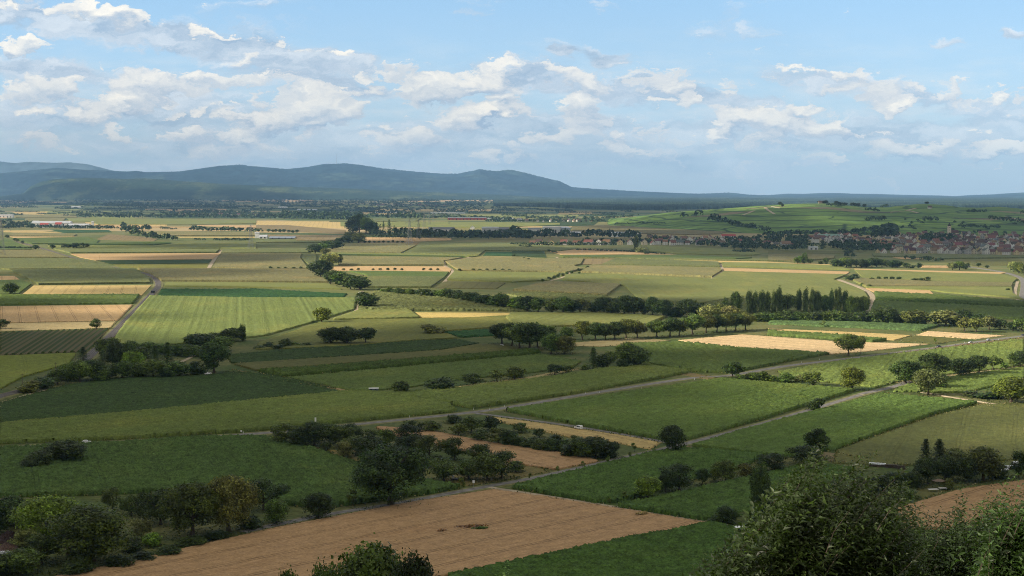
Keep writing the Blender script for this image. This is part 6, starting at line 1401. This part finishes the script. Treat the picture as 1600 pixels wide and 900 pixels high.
leafy('leafy_tree', 'lower dark leafy tree in the gap between the two taller ones', 'tree', [(1395, 815), (1420, 812), (1450, 806), (1478, 812), (1500, 800), (1512, 756), (1520, 790), (1545, 800), (1560, 770), (1570, 762), (1582, 800), (1600, 815)], 6, 800, .16, (.042, .07, .02), 34, lean=.2, tall=1.4)
leafy('leafy_tree', 'bright green leafy tree with hanging leaves at the right edge', 'tree', [(1545, 860), (1555, 830), (1570, 800), (1590, 745), (1605, 760), (1640, 740), (1700, 760)], 7, 520, .17, (.058, .108, .024), 27, lean=.1, tall=1.6)
leafy('young_leafy_tree', 'sapling tips poking above the bottom edge left of the maize', 'sapling', [(728, 906), (738, 890), (748, 906)], 8, 14, .13, (.07, .12, .03), 44, lean=.1, tall=1.2)
leafy('young_leafy_tree', 'sapling tip in front of the maize at the bottom', 'sapling', [(776, 906), (786, 873), (796, 906)], 9, 16, .15, (.075, .13, .03), 42, lean=.0, tall=1.6)
# walnut tops at the bottom centre, standing on the slope
for (x, ytop, D, hh, w, lb, c_) in ((575, 851, 205, 20, 175, 'walnut tree crown cut by the bottom edge below the brown wheat', 'n'), (505, 876, 190, 17, 80, 'smaller crown to the left of the walnut crown at the bottom', 'n'), (640, 866, 195, 18, 90, 'smaller crown to the right of the walnut crown at the bottom', 'd'), (446, 893, 185, 14, 60, 'lowest leafy crown at the bottom edge, only its top showing', 'n')):
    zt = CAMZ - (ytop - HOR) / F * D; X = (x - 800) / F * D; zb = zt - hh; gz = ground_z1(D)
    if zb > gz - .3: zb = gz - .3
    H = zt - zb; p = Vector((X, D, zb)); o = tree(0, 0, 1, 1, 'r', c_, pos=p, small=False); del o['_c']
    me, tr_ = template('r', 0, {575: 1, 505: 2, 640: 0, 446: 1}[x]); o.children[0].data = me
    o.scale = (w / F * D / .9, w / F * D / .9, H); o['label'] = lb

# ================================================================ CLOUDS out of view, placed and shaped to cast shade over the plain
cm, t = new_mat('shade_cloud')
d_ = t.add('ShaderNodeBsdfDiffuse', {'Color': (.85, .85, .86, 1)}); tr = t.add('ShaderNodeBsdfTransparent', {'Color': (1, 1, 1, 1)})
out(t, t.add('ShaderNodeMixShader', {0: .42, 1: tr.outputs[0], 2: d_.outputs[0]}).outputs[0])
CH = 2300.0
def puff(V_, F_, off, c, rx, ry, rz, seed):
    n, m = 14, 8; r = np.random.default_rng(seed); th = np.linspace(0, 2 * np.pi, n, endpoint=False); phi = np.linspace(-np.pi / 2, np.pi / 2, m)
    T2, P2 = np.meshgrid(th, phi); k = 1 + .22 * np.sin(3 * T2 + r.uniform(0, 6)) * np.cos(P2) + .16 * np.sin(5 * T2 + r.uniform(0, 6)) * np.cos(P2)
    X = c[0] + rx * k * np.cos(P2) * np.cos(T2); Y = c[1] + ry * k * np.cos(P2) * np.sin(T2); Z = c[2] + rz * np.sin(P2) * (np.where(P2 > 0, 1.5, .5)) * (1 + .2 * np.sin(4 * T2))
    V_.append(np.stack([X, Y, Z], -1).reshape(-1, 3)); ii = np.arange(n * m).reshape(m, n)
    F_.append(np.stack([ii[:-1], np.roll(ii, -1, 1)[:-1], np.roll(ii, -1, 1)[1:], ii[1:]], -1).reshape(-1, 4) + off); return off + n * m
def clouds(polys):
    V_, F_, off = [], [], 0; sd = 0
    for poly, size, dens in polys:
        P = np.array([(G(x, y).x, G(x, y).y) for x, y in poly]) if size > 0 else np.array(poly, float); size = abs(size); lo, hi = P.min(0), P.max(0); ar = (hi - lo).prod()
        n = int(ar / (size ** 2) * dens) + 1
        Q = lo + RN.random((n, 2)) * (hi - lo); Q = Q[inside(Q, P)]
        for q in Q:
            if math.hypot(q[0] - 262, q[1] - 72) < 90: continue  # gap left in the added cover so sun reaches the leafy foreground tree
            sd += 1; s = size * RN.uniform(.55, 1.15); z = CH + RN.uniform(-120, 160)
            k = z / SUN_DIR.z; c = (q[0] + SUN_DIR.x * k, q[1] + SUN_DIR.y * k, z); 
            if c[1] > 0 and abs(c[0]) - s * 1.5 < .36 * c[1] and (c[2] - s - 125) / (c[1] + s) < .14: continue
            off = puff(V_, F_, off, c, s, s * RN.uniform(.7, 1.2), s * .22 + 20, sd)
    o = bpy.data.objects.new('clouds', np_mesh('clouds', np.concatenate(V_), np.concatenate(F_), [cm], smooth=True)); link(o); tag(o, 'unseen cloud puffs shaped to cast shade on the plain', 'clouds', kind='stuff')
clouds([
    ([(-350, 640), (150, 640), (500, 662), (760, 668), (900, 690), (1000, 700), (1120, 705), (1230, 700), (1400, 710), (1600, 735), (2000, 750), (2000, 1700), (-900, 1700), (-700, 700)], 55, 3.2),
    ([(-350, 595), (300, 596), (560, 615), (800, 635), (960, 590), (1100, 630), (1250, 660), (1380, 700), (1000, 698), (760, 664), (150, 638), (-350, 638)], 50, .8),
    ([(-300, 530), (150, 545), (350, 552), (700, 555), (900, 560), (980, 575), (900, 592), (500, 600), (-350, 610)], 70, 1.5),
    ([(300, 545), (560, 520), (760, 505), (860, 520), (960, 545), (900, 560), (400, 572)], 60, 1.8),
    ([(-300, 468), (120, 470), (200, 500), (150, 545), (-300, 560)], 80, 1.0),
    ([(640, 472), (900, 473), (1100, 474), (1400, 476), (1350, 486), (1050, 490), (800, 490)], 90, 1.6),
    ([(600, 440), (850, 440), (1000, 455), (900, 470), (620, 465)], 110, .5),
    ([(1400, 462), (1700, 466), (1700, 500), (1400, 492)], 90, 1.2),
    ([(1020, 560), (1160, 556), (1260, 560), (1100, 584)], 55, 1.3),
    ([(-400, 425), (230, 425), (230, 455), (-300, 460)], 120, .5),
    ([(1150, 366), (1500, 364), (1800, 366), (1800, 402), (1500, 404), (1150, 400)], 200, 3.2),
    ([(580, 362), (1150, 362), (1150, 382), (580, 380)], 200, 2.2),
    ([(-900, -400), (700, -400), (700, 560), (-900, 560)], -55, 3.2),
    
    ([(1000, 350), (1180, 351), (1200, 362), (1000, 362)], 320, 1.8), ([(1180, 351), (1250, 358), (1230, 362), (1170, 362)], 200, 1.4),
    ([(1420, 348), (1760, 348), (1760, 361), (1450, 361)], 320, 2.0),
    ([(200, 322), (1200, 322), (1200, 334), (200, 334)], 500, 1.2), ([(-100, 312), (1000, 312), (1000, 321), (-100, 321)], 900, 1.2),
    ([(250, 385), (480, 380), (500, 410), (300, 420)], 150, .8), ([(700, 380), (1100, 382), (1100, 396), (700, 392)], 180, .7),
])
# ================================================================ HAZE
hz, t = new_mat('haze_air'); pv = t.add('ShaderNodeVolumePrincipled', {'Color': (.31, .58, .95, 1), 'Density': 2.6e-5, 'Anisotropy': .0}); t.add('ShaderNodeOutputMaterial', {1: pv.outputs[0]})
mb = MB(); mb.box(-26000, 26000, -500, 37000, -12, 860); ho = mb.build('haze', hz); tag(ho, 'thin blue haze over the whole plain', 'haze', kind='stuff')
